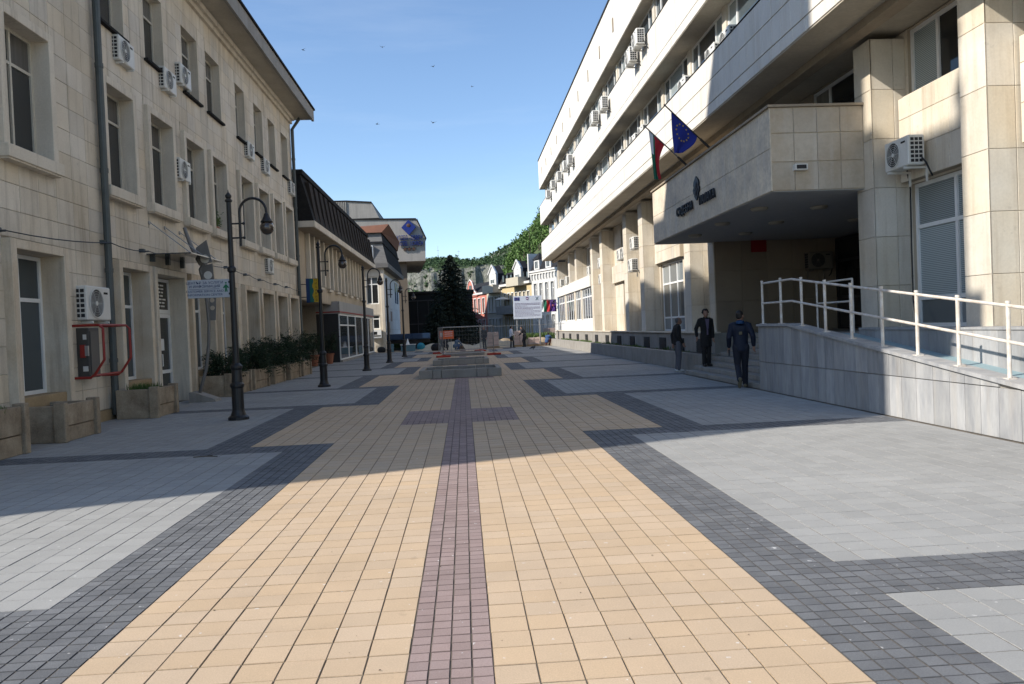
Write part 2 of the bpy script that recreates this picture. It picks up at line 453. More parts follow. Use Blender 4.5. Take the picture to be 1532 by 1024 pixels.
# ------------------------------------------------------------------ material palette
M_YEL = mat('yellow_concrete', (0.56, 0.415, 0.275), 0.85, (0.51, 0.385, 0.26), (0.9, 0.8), var=0.035, grime=.10, fine=(120, 0.10), spots=0.6, bump=0.25, bump_scale=180, hvar=0.06)
M_BRO = mat('brown_concrete', (0.29, 0.21, 0.19), 0.85, (0.35, 0.27, 0.25), (2.5, 0.7), var=0.10, grime=.10, fine=(120, 0.14), spots=0.6, bump=0.3, bump_scale=180)
M_GRE = mat('grey_concrete', (0.345, 0.34, 0.322), 0.85, (0.305, 0.302, 0.29), (0.8, 0.8), var=0.06, grime=.11, fine=(120, 0.10), spots=0.5, bump=0.25, bump_scale=180)
M_DRK = mat('dark_concrete', (0.118, 0.122, 0.130), 0.85, (0.185, 0.188, 0.19), (3.0, 0.8), var=0.15, grime=.12, fine=(110, 0.16), spots=0.6, bump=0.35, bump_scale=160)
M_JNT = mat('joint_sand', (0.075, 0.062, 0.047), 0.95, (0.20, 0.17, 0.13), (3, 0.8), fine=(90, 0.2))
M_LIME = mat('cream_limestone', (0.71, 0.635, 0.52), 0.8, (0.60, 0.51, 0.39), (0.7, 0.8), var=0.075, fine=(30, 0.05), streak=0.6, streak_col=(0.25, 0.19, 0.125), bump=0.1, hvar=0.15, grime=.12)
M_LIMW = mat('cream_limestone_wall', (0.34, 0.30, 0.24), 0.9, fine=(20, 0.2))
M_LIMT = mat('limestone_trim', (0.72, 0.645, 0.53), 0.8, (0.55, 0.47, 0.36), (1.3, 0.6), fine=(30, 0.06), streak=0.5, streak_col=(0.20, 0.15, 0.10))
M_OCH = mat('stained_stone_sill', (0.40, 0.29, 0.16), 0.8, (0.26, 0.18, 0.10), (3, 0.8), fine=(30, 0.1))
M_TRV = mat('pale_travertine', (0.68, 0.625, 0.53), 0.78, (0.55, 0.465, 0.345), (0.9, 0.75), var=0.07, fine=(25, 0.05), streak=0.45, streak_col=(0.36, 0.27, 0.17), grime=.09, bump=0.1, hvar=0.15)
M_TRW = mat('travertine_joint', (0.40, 0.335, 0.25), 0.9)
M_WHT = mat('white_band_stone', (0.70, 0.675, 0.62), 0.78, (0.64, 0.60, 0.53), (0.5, 0.7), var=0.035, fine=(25, 0.04), streak=0.36, streak_col=(0.42, 0.34, 0.24), grime=.05, bump=0.08, hvar=0.1)
M_CON = mat('stained_concrete_soffit', (0.52, 0.47, 0.38), 0.9, (0.34, 0.29, 0.22), (0.9, 0.7), fine=(12, 0.08))
M_CON2 = mat('brown_concrete_beam', (0.36, 0.30, 0.22), 0.9, (0.24, 0.19, 0.14), (1.5, 0.7), fine=(12, 0.1))
M_GRC = mat('grey_cast_concrete', (0.33, 0.31, 0.28), 0.9, (0.23, 0.215, 0.19), (1.6, 0.8), fine=(40, 0.1), streak=0.3, bump=0.2)
M_MAR = mat('grey_marble', (0.41, 0.405, 0.395), 0.55, (0.25, 0.255, 0.265), (2.2, 1.0), var=0.15, grime=.10, fine=(9, 0.06), streak=0.16, streak_col=(0.45, 0.33, 0.18), stretch=(1.0, 2.6, 0.55), rotx=-0.6)
M_PAT = mat('weathered_fascia_stone', (0.78, 0.67, 0.50), 0.8, (0.50, 0.43, 0.35), (1.6, 0.9), var=0.05, fine=(12, 0.12), streak=0.45, streak_col=(0.70, 0.68, 0.65), grime=.12)
M_PVC = mat('white_pvc', (0.78, 0.78, 0.76), 0.4, fine=(8, 0.03))
M_WOD = mat('cream_painted_wood', (0.60, 0.565, 0.48), 0.55, (0.44, 0.38, 0.29), (6, 0.5), fine=(30, 0.06))
M_BLK = mat('black_iron', (0.012, 0.012, 0.013), 0.45, fine=(30, 0.2), spec=0.5)
M_BLT = mat('black_tar_sheet', (0.018, 0.017, 0.017), 0.85, (0.03, 0.028, 0.026), (1.4, 0.8), fine=(10, 0.2), spec=.15)
M_ZNC = mat('dark_zinc_pipe', (0.10, 0.115, 0.115), 0.5, (0.06, 0.07, 0.07), (3, 0.7), metal=0.3)
M_ACW = mat('air_con_white', (0.70, 0.69, 0.65), 0.45, (0.58, 0.56, 0.50), (3, 0.5), fine=(20, 0.03))
M_ACD = mat('air_con_dark', (0.025, 0.025, 0.027), 0.6)
M_GDK = glass('dark_glass', (0.016, 0.018, 0.020))
M_GCU = glass('curtained_glass', (0.085, 0.08, 0.075), folds=9.0)
M_GBL = glass('blind_glass', (0.27, 0.31, 0.315), stripes=0.035)
M_GSK = glass('clear_glass', (0.05, 0.065, 0.075))
M_GPL = glass('pale_panel_glass', (0.20, 0.225, 0.235))
M_GLT = glass('light_curtain_glass', (0.17, 0.17, 0.155), folds=7.0)
M_BLU = mat('ramp_blue_paint', (0.24, 0.34, 0.36), 0.8, (0.32, 0.40, 0.41), (3, 0.6), fine=(50, 0.1))
M_RAL = mat('white_rail_paint', (0.68, 0.66, 0.61), 0.5, (0.34, 0.20, 0.10), (7, 0.55), fine=(30, 0.06))
M_RED = mat('red_tube_paint', (0.30, 0.03, 0.022), 0.45)
M_SOIL = mat('planter_soil', (0.055, 0.04, 0.028), 1.0, (0.09, 0.07, 0.05), (8, 0.7))
M_TRO = mat('trough_stone', (0.42, 0.34, 0.24), 0.85, (0.17, 0.12, 0.075), (3.0, 0.9), var=0.08, fine=(45, 0.15), streak=0.3, bump=0.25)
M_CNF = mat('conifer_green', (0.017, 0.034, 0.016), 0.85, (0.03, 0.052, 0.022), (4, 0.8), var=0.35)
M_SPR = mat('spruce_green', (0.010, 0.019, 0.013), 0.9, (0.018, 0.030, 0.018), (3, 0.8), var=0.35)
M_GRS = mat('grass_green', (0.07, 0.14, 0.03), 0.8, (0.10, 0.13, 0.04), (3, 0.8), var=0.3)
M_LFN = mat('spring_leaf', (0.095, 0.165, 0.032), 0.75, (0.06, 0.115, 0.03), (0.08, 0.9), var=0.35)
M_LFF = mat('far_leaf', (0.062, 0.108, 0.040), 0.85, (0.040, 0.078, 0.034), (0.05, 0.9), var=0.35)
M_BRK = mat('tree_bark', (0.09, 0.07, 0.05), 0.9, fine=(20, 0.3))
M_ROK = mat('limestone_cliff', (0.235, 0.225, 0.20), 0.95, (0.05, 0.062, 0.04), (0.75, 1.0), fine=(1.6, 0.5), stretch=(1, 1, .35))
M_HIL = mat('wooded_ground', (0.06, 0.09, 0.035), 0.95, (0.10, 0.10, 0.05), (0.1, 0.8))
M_DRT = mat('dug_earth', (0.26, 0.19, 0.12), 0.95, (0.38, 0.31, 0.22), (0.7, 0.9), fine=(14, 0.2), bump=0.4, bump_scale=12)
M_SND = mat('pale_sand', (0.55, 0.47, 0.34), 0.95, (0.42, 0.35, 0.25), (1.5, 0.8), fine=(20, 0.1), bump=0.3, bump_scale=20)
M_GRD = mat('far_ground', (0.16, 0.15, 0.13), 0.95, (0.10, 0.12, 0.06), (0.05, 0.8))
M_ORG = mat('orange_plastic', (0.38, 0.045, 0.025), 0.5)
M_GAL = mat('galvanised_steel', (0.36, 0.37, 0.38), 0.4, metal=0.6)
M_PNK = mat('pinkish_stone_slab', (0.52, 0.40, 0.35), 0.85, var=0.1, fine=(30, 0.08))

def rock_by_slope(m, green):
    """steep ground shows rock, the rest is overgrown"""
    t = m.node_tree; N = t.nodes; L = t.links; b = N['Principled BSDF']
    src = b.inputs['Base Color'].links[0].from_socket
    g_ = N.new('ShaderNodeNewGeometry'); sp_ = N.new('ShaderNodeSeparateXYZ'); L.new(g_.outputs['True Normal'], sp_.inputs[0])
    nz = N.new('ShaderNodeTexNoise'); nz.inputs['Scale'].default_value = 0.09; nz.inputs['Detail'].default_value = 6; L.new(g_.outputs['Position'], nz.inputs['Vector'])
    ad = N.new('ShaderNodeMath'); ad.operation = 'ADD'; L.new(sp_.outputs[2], ad.inputs[0])
    ml = N.new('ShaderNodeMath'); ml.operation = 'MULTIPLY'; ml.inputs[1].default_value = 0.9; L.new(nz.outputs['Fac'], ml.inputs[0]); L.new(ml.outputs[0], ad.inputs[1])
    mr = N.new('ShaderNodeMapRange'); mr.inputs[1].default_value = 1.20; mr.inputs[2].default_value = 1.30; L.new(ad.outputs[0], mr.inputs[0])
    mx = N.new('ShaderNodeMix'); mx.data_type = 'RGBA'; mx.inputs[7].default_value = (*green, 1); L.new(src, mx.inputs[6]); L.new(mr.outputs[0], mx.inputs[0]); L.new(mx.outputs[2], b.inputs['Base Color'])
rock_by_slope(M_ROK, (0.05, 0.075, 0.03))
# ------------------------------------------------------------------ ground and plaza paving
g = MB(); N_ = 24
for i in range(N_):
    for j in range(N_):
        x0, x1 = -1500 + 3000 * i / N_, -1500 + 3000 * (i + 1) / N_; y0, y1 = -1200 + 3600 * j / N_, -1200 + 3600 * (j + 1) / N_
        g.quad((x0, y0, -0.06), (x1, y0, -0.06), (x1, y1, -0.06), (x0, y1, -0.06))
g.build('ground', M_GRD, kind='structure', fix=False)
PAV = link('plaza_paving', MB().box(-16, 9.2, -12, 62.6, -0.05, -0.0042).mesh('plaza_paving', M_JNT), kind='structure')

XC, P2 = -0.13, 0.205
TR = [57, 86, 115, 144, 173, 202, 231, 260, 289, 318]          # rows where the pattern steps out and in
def paver_kind(ax, j):
    z = sum(1 for t in TR if j >= t); wide = z % 2 == 1
    c = j * P2 + P2 / 2
    if ax < P2: return 'brown_paver'
    if wide and ax < 5 * P2 and abs(j + 0.5 - (TR[z - 1] + TR[z]) / 2 if z < len(TR) else 99) < 5.2: return 'brown_paver'
    yw = (15 if wide else 9) * P2
    if ax < yw: return 'yellow_paver'
    if ax < yw + 3 * P2: return 'dark_paver'
    if 21 <= j < 24: return 'dark_paver'
    if not wide:
        for t in TR:
            if t - 3 <= j < t and (TR.index(t) % 2 == 0): return 'dark_paver'
            if t <= j < t + 3 and (TR.index(t) % 2 == 1): return 'dark_paver'
    return 'grey_paver'
tiles = {'brown_paver': [], 'yellow_paver': [], 'dark_paver': [], 'grey_paver': []}
for j in range(8, 303):
    y = j * P2
    for i in range(-36, 36):
        x = XC + i * P2
        if x < -7.58 or x + P2 > 7.05 or (y < 17.1 and x + P2 > 6.52) or (17.1 <= y < 22.9 and x + P2 > 6.56): continue
        k = paver_kind(abs(i + 0.5) * P2, j)
        if k in ('brown_paver', 'dark_paver'):
            for a in (0.25, 0.75):
                for b in (0.25, 0.75): tiles[k].append((x + a * P2, y + b * P2))
        else: tiles[k].append((x + P2 / 2, y + P2 / 2))
EDGE = {k: mat('dirty_edge_of_' + k, c, .95, fine=(60, .2)) for k, c in (('brown_paver', (.14, .10, .09)), ('yellow_paver', (.33, .24, .15)), ('dark_paver', (.062, .063, .066)), ('grey_paver', (.25, .245, .23)))}
PM = {'brown_paver': M_BRO, 'yellow_paver': M_YEL, 'dark_paver': M_DRK, 'grey_paver': M_GRE}
rng = np.random.default_rng(3)
for k, pts in tiles.items():
    p = np.array(pts); small = k in ('brown_paver', 'dark_paver'); s = P2 / 2 if small else P2
    gx, gy = (0.0052, 0.0060) if not small else (0.0056, 0.0056)
    # how large a paver shows in the photograph: only those inside the frame count
    cx = p - np.array([0, 0]); C = np.stack([p[:, 0], p[:, 1], np.full(len(p), -H_EYE)], 1) @ CAM_M
    px, py = 766 + FPX * C[:, 0] / C[:, 2], 512 + FPX * C[:, 1] / C[:, 2]
    inside = (px > -10) & (px < 1542) & (py < 1036) & (C[:, 2] > 0.5)
    size = np.where(inside, 1.0 / np.maximum(C[:, 2], 0.5), 0.0)
    order = np.argsort(-size); near = order[:300]; rest = order[300:]
    V, F = boxes([(0, 0, 0)], [(s - gx, s - gy, 0.03)], 0.003)
    me = np_mesh(k, V, F, PM[k], 9, EDGE[k])
    for q in near:
        link(k, me, PAV, (p[q, 0] + rng.uniform(-.001, .001), p[q, 1] + rng.uniform(-.001, .001), rng.uniform(-0.0016, 0.0012)),
             rot=(rng.uniform(-.004, .004), rng.uniform(-.004, .004), rng.uniform(-.006, .006)))
    pr = p[rest]
    mid = pr[pr[:, 1] < (14 if small else 26)]; far = pr[pr[:, 1] >= (14 if small else 26)]
    def tops(a): return np.stack([a[:, 0], a[:, 1], rng.uniform(-0.0016, 0.0012, len(a))], 1)
    V1, F1 = boxes(tops(mid), np.tile([s - gx, s - gy, 0.03], (len(mid), 1)), 0.003)
    V2, F2 = boxes(tops(far), np.tile([s - gx * 1.1, s - gy, 0.03], (len(far), 1)), 0.0)
    link(k + 's', np_mesh(k + 's', np.concatenate([V1, V2]), np.concatenate([F1, F2 + len(V1)]), PM[k], np.concatenate([np.arange(0, len(F1), 9), len(F1) + np.arange(0, len(F2), 5)]).astype(int), EDGE[k]), PAV, kind='stuff')

# a little litter on the paving: grit, dry leaf bits
lb = MB(); q = random.Random(31)
for _ in range(170):
    x, y = q.uniform(-6.3, 6.2), 3.0 + 18 * q.random() ** 1.6; a = q.uniform(0, PI); r_ = q.uniform(.003, .009)
    lb.add([(x + r_ * math.cos(a), y + r_ * math.sin(a), .003), (x - r_ * .6 * math.sin(a), y + r_ * .6 * math.cos(a), .007), (x - r_ * math.cos(a), y - r_ * math.sin(a), .003), (x + r_ * .6 * math.sin(a), y - r_ * .6 * math.cos(a), .004)], [(0, 1, 2, 3)])
lb.build('litter', mat('dry_leaf', (0.10, 0.07, 0.04), .9, var=.5), kind='stuff', fix=False)
tag(MB().tube([(-3.75, 10.9, .01), (-3.6, 10.93, .012), (-3.42, 10.88, .01)], .007, 5).tube([(-3.6, 10.93, .012), (-3.52, 11.0, .01)], .005, 5).build('twig', M_BRK), 'small dark twig lying on the grey paving in the shade', 'twig')
# ------------------------------------------------------------------ left: stone office building
LX, LY0, LY1 = -7.55, 6.6, 36.5
LB = thing('office_building', 'cream three-storey stone building with deep-set windows and overhanging eaves along the left side', 'building', (LX, LY0, 0))
FL = Face(LX, 0.0, PI / 2, LB)           # u = world Y
mid = [(9.7, 11.45), (13.45, 15.2), (17.2, 18.9), (19.58, 21.38), (22.05, 23.85), (24.35, 26.05), (27.4, 29.2), (29.75, 31.55), (32.1, 33.8), (34.15, 35.9)]
top = [(9.9, 11.2), (13.6, 15.0), (17.3, 18.7), (19.85, 21.15), (22.5, 23.87), (24.55, 26.0), (27.65, 28.85), (30.05, 31.35), (32.2, 33.4), (34.45, 35.7)]
low = [(9.6, 11.5), (13.42, 15.3), (17.5, 19.3), (22.0, 24.05), (24.5, 26.5), (27.3, 29.2), (29.5, 31.5), (31.85, 33.85), (34.15, 36.1)]
door = (19.45, 21.65)
J = 0.17
holes = [(a + J - .02, b - J + .02, 4.94, 7.23) for a, b in mid] + [(a, b, 8.56, 10.45) for a, b in top] + [(a + J - .02, b - J + .02, 0.50, 3.28) for a, b in low] + [(door[0] + J - .02, door[1] - J + .02, 0.0, 3.28)]
FL.wall('wall', M_LIMW, LY0, LY1, 0.0, 11.6, holes, 0.5)
FL.put('wall_core', MB().box(LY0 + .01, LY1 - .01, 0.52, 14.0, 0, 11.6), M_LIMW)
# surround frames stand proud of the wall: keep the cladding clear of them
fr = [(a - .0, b + .0, 4.76, 7.36) for a, b in mid] + [(a, b, 8.5, 10.45) for a, b in top] + [(a, b, 0.0, 3.42) for a, b in low] + [(door[0], door[1], 0.0, 3.42)]
FL.panels(LY0, LY1, 0.24, 11.28, 0.62, 0.46, fr, off=0.0, jit=0.002, t=0.02)
FL.flush(M_LIME, LB)
for a, b in ((LY0, 13.4), (15.32, 17.48), (19.32, 19.43), (26.52, 27.28)): FL.put('plinth', MB().box(a, b, -.06, .3, 0, .22), M_OCH)
M_LIMO = mat('ochre_stained_trim', (0.70, 0.62, 0.50), 0.8, (0.48, 0.35, 0.21), (1.1, 0.75), fine=(30, 0.06), streak=0.6, streak_col=(0.22, 0.15, 0.09))
def surround(name, a, b, z0, z1, sill=True, deep=0.14, m=M_LIMT):
    w = b - a; h = z1 - z0; k = MB()
    k.bbox(0, J, -deep, 0.44, 0, h, .008).bbox(w - J, w, -deep, 0.44, 0, h, .008).bbox(J + .001, w - J - .001, -deep + .002, 0.44, h - .16, h - .001, .008)
    o = FL.put(name, k, m, u=a, z=z0)
    if sill:
        FL.put('sill', MB().bbox(-.03, w + .03, -deep - .08, 0.43, -.02, .2, .008).box(0.0, w, -deep - .05, 0.0, -.05, -.02), M_LIMT, parent=o, u=a, z=z0)
    return o
for n_, (a, b) in enumerate(mid):
    surround('window_surround', a, b, 4.78, 7.36)
    window(FL, a + J, b - J, 4.98, 7.2, 0.18, (0.5,), (0.72,), 0.055, M_WOD, [M_GCU, M_GDK, M_GDK, M_GCU], parent=LB)
for n_, (a, b) in enumerate(top):
    FL.put('metal_sill', MB().box(-.05, b - a + .05, -.12, 0.36, -.06, 0.0), M_BLT, u=a, z=8.56)
    FL.put('reveal', MB().box(0, .03, -.022, .4, 0, 1.89).box(b - a - .03, b - a, -.022, .4, 0, 1.89).box(.03, b - a - .03, -.022, .4, 1.86, 1.89), M_LIMT, u=a, z=8.56)
    window(FL, a + .03, b - .03, 8.56, 10.42, 0.22, (0.5,), (0.70,), 0.05, M_WOD, [M_GCU, M_GDK, M_GSK, M_GCU], parent=LB)
for n_, (a, b) in enumerate(low):
    surround('window_surround', a, b, 0.0, 3.42, sill=False, deep=0.17, m=M_LIMO)
    FL.put('sill', MB().bbox(J, b - a - J, -.10, 0.42, .52, .74, .01), M_OCH, u=a)
    FL.put('apron', MB().box(J, b - a - J, -.02, 0.42, 0.0, .52), M_OCH, u=a)
    window(FL, a + J, b - J, .74, 3.25, 0.26, (0.5,), (0.68,), 0.07, M_PVC, [M_GCU, M_GSK, M_GDK, M_GSK], parent=LB)
# street door with its fanlight
surround('door_surround', door[0], door[1], 0.0, 3.42, sill=False, deep=0.17)
dw = door[1] - door[0] - 2 * J
dr = FL.put('door', MB().box(0, .09, 0, .07, 0, 2.3).box(dw - .09, dw, 0, .07, 0, 2.3).box(.09, dw - .09, .003, .067, 0, .14).box(.09, dw - .09, .003, .067, 2.2, 2.3).box(.09, dw - .09, .003, .067, .75, .84)
             .box(dw / 2 - .05, dw / 2 + .05, .003, .067, .14, .75).box(dw / 2 - .05, dw / 2 + .05, .003, .067, .84, 2.2), M_PVC, u=door[0] + J, d=.26, z=.02)
for a in (.09, dw / 2 + .05):
    FL.put('pane', MB().box(0, dw / 2 - .14, 0, .012, .14, .75).box(0, dw / 2 - .14, 0, .012, .84, 2.2), M_GDK, parent=dr, u=door[0] + J + a, d=.30, z=.02)
FL.put('handle', MB().tube([(dw / 2 + .09, 0, .95), (dw / 2 + .09, -.07, .95), (dw / 2 + .09, -.07, 1.25), (dw / 2 + .09, 0, 1.25)], .014), M_PVC, parent=dr, u=door[0] + J, d=.26, z=.02)
FL.put('notice', MB().box(dw / 2 + .3, dw / 2 + .5, -.004, .004, 1.35, 1.65), M_PVC, parent=dr, u=door[0] + J, d=.298, z=.02)
fl = FL.put('fanlight', MB().box(0, dw, 0, .07, 0, .1).box(0, .09, 0, .07, .1, .9).box(dw - .09, dw, 0, .07, .1, .9).box(.09, dw - .09, 0.003, .067, .82, .9), M_PVC, u=door[0] + J, d=.26, z=2.33)
FL.put('pane', MB().box(.09, dw - .09, .02, .03, .1, .82), M_GDK, parent=fl, u=door[0] + J, d=.26, z=2.33)
tx = MB()
for r in range(7):
    x = .2
    while x < dw - .4:
        l = RND.uniform(.1, .28); tx.box(x, x + l, 0.012, .019, .17 + r * .09, .21 + r * .09); x += l + .06
FL.put('lettering', tx, M_ACW, parent=fl, u=door[0] + J, d=.26, z=2.33)
# cornice, soffit, fascia, gutter
FL.put('cornice', MB().box(LY0, LY1 + .02, -.12, 0.3, 11.28, 11.42).box(LY0, LY1 + .02, -.22, .3, 11.42, 11.58), M_LIMT)
EX = 0.92
FL.put('soffit', MB().box(LY0, LY1 + .5, -EX, .3, 11.58, 11.68), M_CON)
FL.put('fascia', MB().box(LY0, LY1 + .55, -EX - .1, -EX, 11.52, 12.02), M_GRC)
FL.put('gutter', MB().box(LY0, LY1 + .6, -EX - .16, -EX + .1, 12.022, 12.10), M_BLT)
rf = MB()
e0, e1, zr = (-EX, 12.05), (6.4, 18.9), 0
rf.add([(LY0, -EX, 12.05), (LY1 + .5, -EX, 12.05), (LY1 + .5, 14, 12.05), (LY0, 14, 12.05), (LY0, 6.4, 18.9), (28.0, 6.4, 18.9)],
       [(0, 1, 5, 4), (1, 2, 5), (2, 3, 4, 5), (3, 0, 4), (0, 3, 2, 1)])
FL.put('roof', rf, M_BLT)
FL.put('end_wall', MB().box(LY1 - .02, LY1 + .0, -.0, 14, 0, 11.6), M_LIME)
for y in (17.05, 36.35):
    k = MB().tube([(0, -.14, .1), (0, -.14, 11.0), (0, -.5, 11.5)], .075, 10)
    for z in (1.2, 3.1, 5.2, 7.4, 9.6): k.tube([(0, -.14, z), (0, -.14, z + .09)], .088, 10)
    FL.put('downpipe', k, M_ZNC, u=y)
# glass door canopy held by three rods
cn = FL.put('glass_canopy', MB().box(19.35, 21.9, -1.08, -.03, 3.70, 3.725), glass('canopy_glass', (0.10, 0.11, 0.11)))
for y in (19.6, 20.6, 21.65):
    FL.put('rod', MB().tube([(y, -.02, 4.50), (y, -.06, 4.5), (y, -.98, 3.74)], .012, 6).tube([(y, 0, 4.5), (y, -.05, 4.5)], .05, 8), M_GAL, parent=cn)
    FL.put('clamp', MB().box(y - .05, y + .05, -.12, 0, 3.55, 3.70), M_ZNC, parent=cn)
# the taller rear wing behind it, out of the picture, whose shadow falls across the court house
RW = thing('rear_wing', 'taller stone wing standing behind the office building roof', 'building', (-14, 4.2, 0))
MB().box(-26, -14.0, 4.2, 15.7, 0, 20.75).build('wall', M_LIME, RW)
MB().box(-22, -14.02, 7.3, 12.5, 20.75, 24.6).build('stair_tower', M_LIME, RW)
MB().box(-14.7, -14.05, 4.25, 4.7, 20.75, 21.5).box(-14.75, -14.0, 4.2, 4.75, 21.5, 21.8).build('chimney', M_OCH, RW)
# ------------------------------------------------------------------ air conditioners (one prototype, copied)
def build_ac(label, loc, rotz, group):
    r = thing('air_conditioner', label, 'air conditioner', loc, rotz, group)
    f = Face(loc[0], loc[1], rotz, r); z = loc[2]; W, D, Hh = .82, .32, .56
    # local: back at d=0 (wall side is d=+.1), front at d=-D
    c = MB().bbox(-W / 2, W / 2, -D, 0, 0, Hh, .018)
    f.put('casing', c, M_ACW, z=z)
    k = MB(); cx, cz, R0 = -.10, Hh / 2, .23
    k.tube([(cx, -D - .004, cz), (cx, -D + .03, cz)], R0, 28)
    f.put('fan_recess', k, M_ACD, z=z)
    k = MB()
    for q in (.235, .195, .155, .115, .075):
        pts = [(cx + q * math.cos(a * 2 * PI / 24), -D - .012, cz + q * math.sin(a * 2 * PI / 24)) for a in range(25)]
        k.tube(pts, .0035 if q < .23 else .010, 5, cap=False)
    for a in range(6):
        an = a * PI / 3; k.tube([(cx + .05 * math.cos(an), -D - .012, cz + .05 * math.sin(an)), (cx + .235 * math.cos(an), -D - .012, cz + .235 * math.sin(an))], .003, 4)
    k.tube([(cx, -D - .016, cz), (cx, -D - .006, cz)], .042, 14)
    f.put('fan_guard', k, M_ACW, z=z)
    for s in (-1, 1):
        k = MB(); x = s * (W / 2 + .002)
        for i in range(3):
            for j in range(6):
                d0 = -D + .045 + i * .082; z0 = .05 + j * .08
                k.box(min(x, x + s * .004), max(x, x + s * .004), d0, d0 + .062, z0, z0 + .055)
        f.put('coil_grille', k, M_ACD, z=z)
        k = MB().box(s * .28 - .02, s * .28 + .02, -D - .02, .12, -.05, -.012).box(s * .28 - .02, s * .28 + .02, .09, .12, -.30, -.05)
        f.put('bracket', k, M_ACW, z=z)
    k = MB().tube([(W / 2 + .03, -.08, .12), (W / 2 + .09, -.04, .02), (W / 2 + .08, .05, -.16), (W / 2 + .04, .11, -.22)], .016, 6)
    f.put('hose', k, M_ACD, z=z)
    f.put('badge', MB().box(W / 2 - .24, W / 2 - .10, -D - .004, -D + .01, .44, .475), M_BLT, z=z)
    return r
AC0 = None
def ac(label, loc, rotz, group):
    global AC0
    if AC0 is None: AC0 = build_ac(label, loc, rotz, group); return AC0
    o = copy_tree(AC0, loc, rotz, label, group)
    if group is None and 'group' in o: del o['group']
    return o
GL_ = 'air conditioners on the left office building'
for y, z, lab, out in [
    (18.45, 7.92, 'white air conditioner below the first top-floor window, right next to the left drainpipe', -7.70),
    (21.15, 8.12, 'lower of two neighbouring white air conditioners at the top-floor windows, left building', -7.70),
    (22.35, 8.62, 'upper of two neighbouring air conditioners, half across a top-floor window opening, left building', -7.70),
    (21.95, 5.95, 'lone white air conditioner between two middle-floor windows near the glass door canopy', -7.70),
    (28.98, 8.08, 'white air conditioner under the fifth top-floor window, paired with a darker one beyond', -7.70),
    (31.25, 7.98, 'darker air conditioner with blackened side, second of the pair below far top-floor windows', -7.70),
    (35.85, 7.96, 'air conditioner on the far corner of the left building, beside its corner drainpipe', -7.70),
    (31.15, 4.10, 'air conditioner between middle and ground floor, right of the nearest lamp globe', -7.70),
    (16.35, 2.08, 'large low air conditioner above the red tube frame on the left wall', -7.70)]:
    o = ac(lab, (out, y, z), PI / 2, GL_)
o.scale = (1.25, 1.15, 1.22)
# ------------------------------------------------------------------ right: the court house
RX, RY0, RY1 = 7.05, 5.0, 68.0
CB = thing('court_house', 'long court house with white stone bands, ribbon windows and projecting canopy on the right', 'building', (RX, RY1, 0))
FR = Face(0.0, 0.0, -PI / 2, CB)         # u = -world Y, d = world X
def ry(y0, y1): return (-y1, -y0)
def rbox(mb, x0, x1, y0, y1, z0, z1): return mb.box(-y1, -y0, x0, x1, z0, z1)
# storey bands
for nm, z0, z1, xi in (('parapet', 13.45, 15.85, 8.2), ('parapet', 10.37, 11.97, 8.2), ('parapet', 7.25, 8.80, 7.22)):
    FR.put(nm, rbox(MB(), RX, xi, RY0, RY1, z0, z1), M_TRW)
FR.put('floor_slab', rbox(MB(), 7.222, 8.2, RY0, RY1, 7.252, 8.44), M_CON)
FR.put('roof_edge', rbox(MB(), RX - .05, 8.2, RY0, RY1 + .04, 15.852, 15.98), M_BLT)
FR.put('ledge_coping', rbox(MB(), RX - .035, 7.38, RY0, RY1, 11.972, 12.0), M_BLT)
FR.put('ledge_coping', rbox(MB(), RX - .035, 7.38, RY0, RY1, 8.802, 8.83), M_BLT)
FR.put('soffit', rbox(rbox(MB(), RX + .0, 8.2, RY0, RY1, 13.43, 13.448), RX, 8.2, RY0, RY1, 10.352, 10.368), M_CON)
FR.put('soffit', rbox(MB(), RX, 9.3, RY0, RY1, 7.225, 7.248), M_CON)
FR.put('soffit_beam', rbox(MB(), 7.86, 8.16, RY0, RY1, 7.06, 7.224), M_CON2)
SL = [34.03, 37.4, 40.87, 44.45, 47.85, 51.33, 54.75, 58.25, 61.93, 65.2, 30.55, 27.1]
sh = [(-y - .09, -y + .09, 14.28, 14.86) for y in SL]
FR.panels(-RY1, -RY0, 13.45, 15.85, 0.62, 2.4, sh, d=RX, t=0.022, gap=0.009)
FR.panels(-RY1, -RY0, 10.37, 10.68, 0.62, 0.31, (), d=RX, t=0.022, gap=0.012)
FR.panels(-RY1, -RY0, 10.69, 11.97, 0.50, 1.28, (), d=RX, t=0.022, gap=0.009)
FR.panels(-RY1, -RY0, 7.25, 7.54, 0.62, 0.29, (), d=RX, t=0.022, gap=0.016)
FR.panels(-RY1, -RY0, 7.55, 8.16, 0.50, 0.61, (), d=RX, t=0.022, gap=0.010)
FR.panels(-RY1, -RY0, 8.17, 8.80, 0.50, 0.63, (), d=RX, t=0.022, gap=0.010)
FR.flush(M_WHT, CB, most=300)
for y in SL: FR.put('drain_slit', MB().box(-y - .085, -y + .085, RX - .05, RX + .05, 14.28, 14.86), M_CON2)
FR.put('core_wall', rbox(rbox(rbox(MB(), 8.02, 22, RY0, RY1, 8.80, 15.8), 9.3, 22, 5, 15.9, 0, 8.79), 9.3, 22, 25.62, RY1 - .3, 0, 8.79), M_TRW)
FR.put('core_wall', rbox(rbox(MB(), 12.8, 22, 15.9, 25.62, 0, 8.79), 9.3, 12.8, 15.9, 25.62, 5.9, 8.79), M_TRW)
FR.put('roof', rbox(MB(), 8.2, 22, RY0, RY1, 15.85, 15.9), M_BLT)
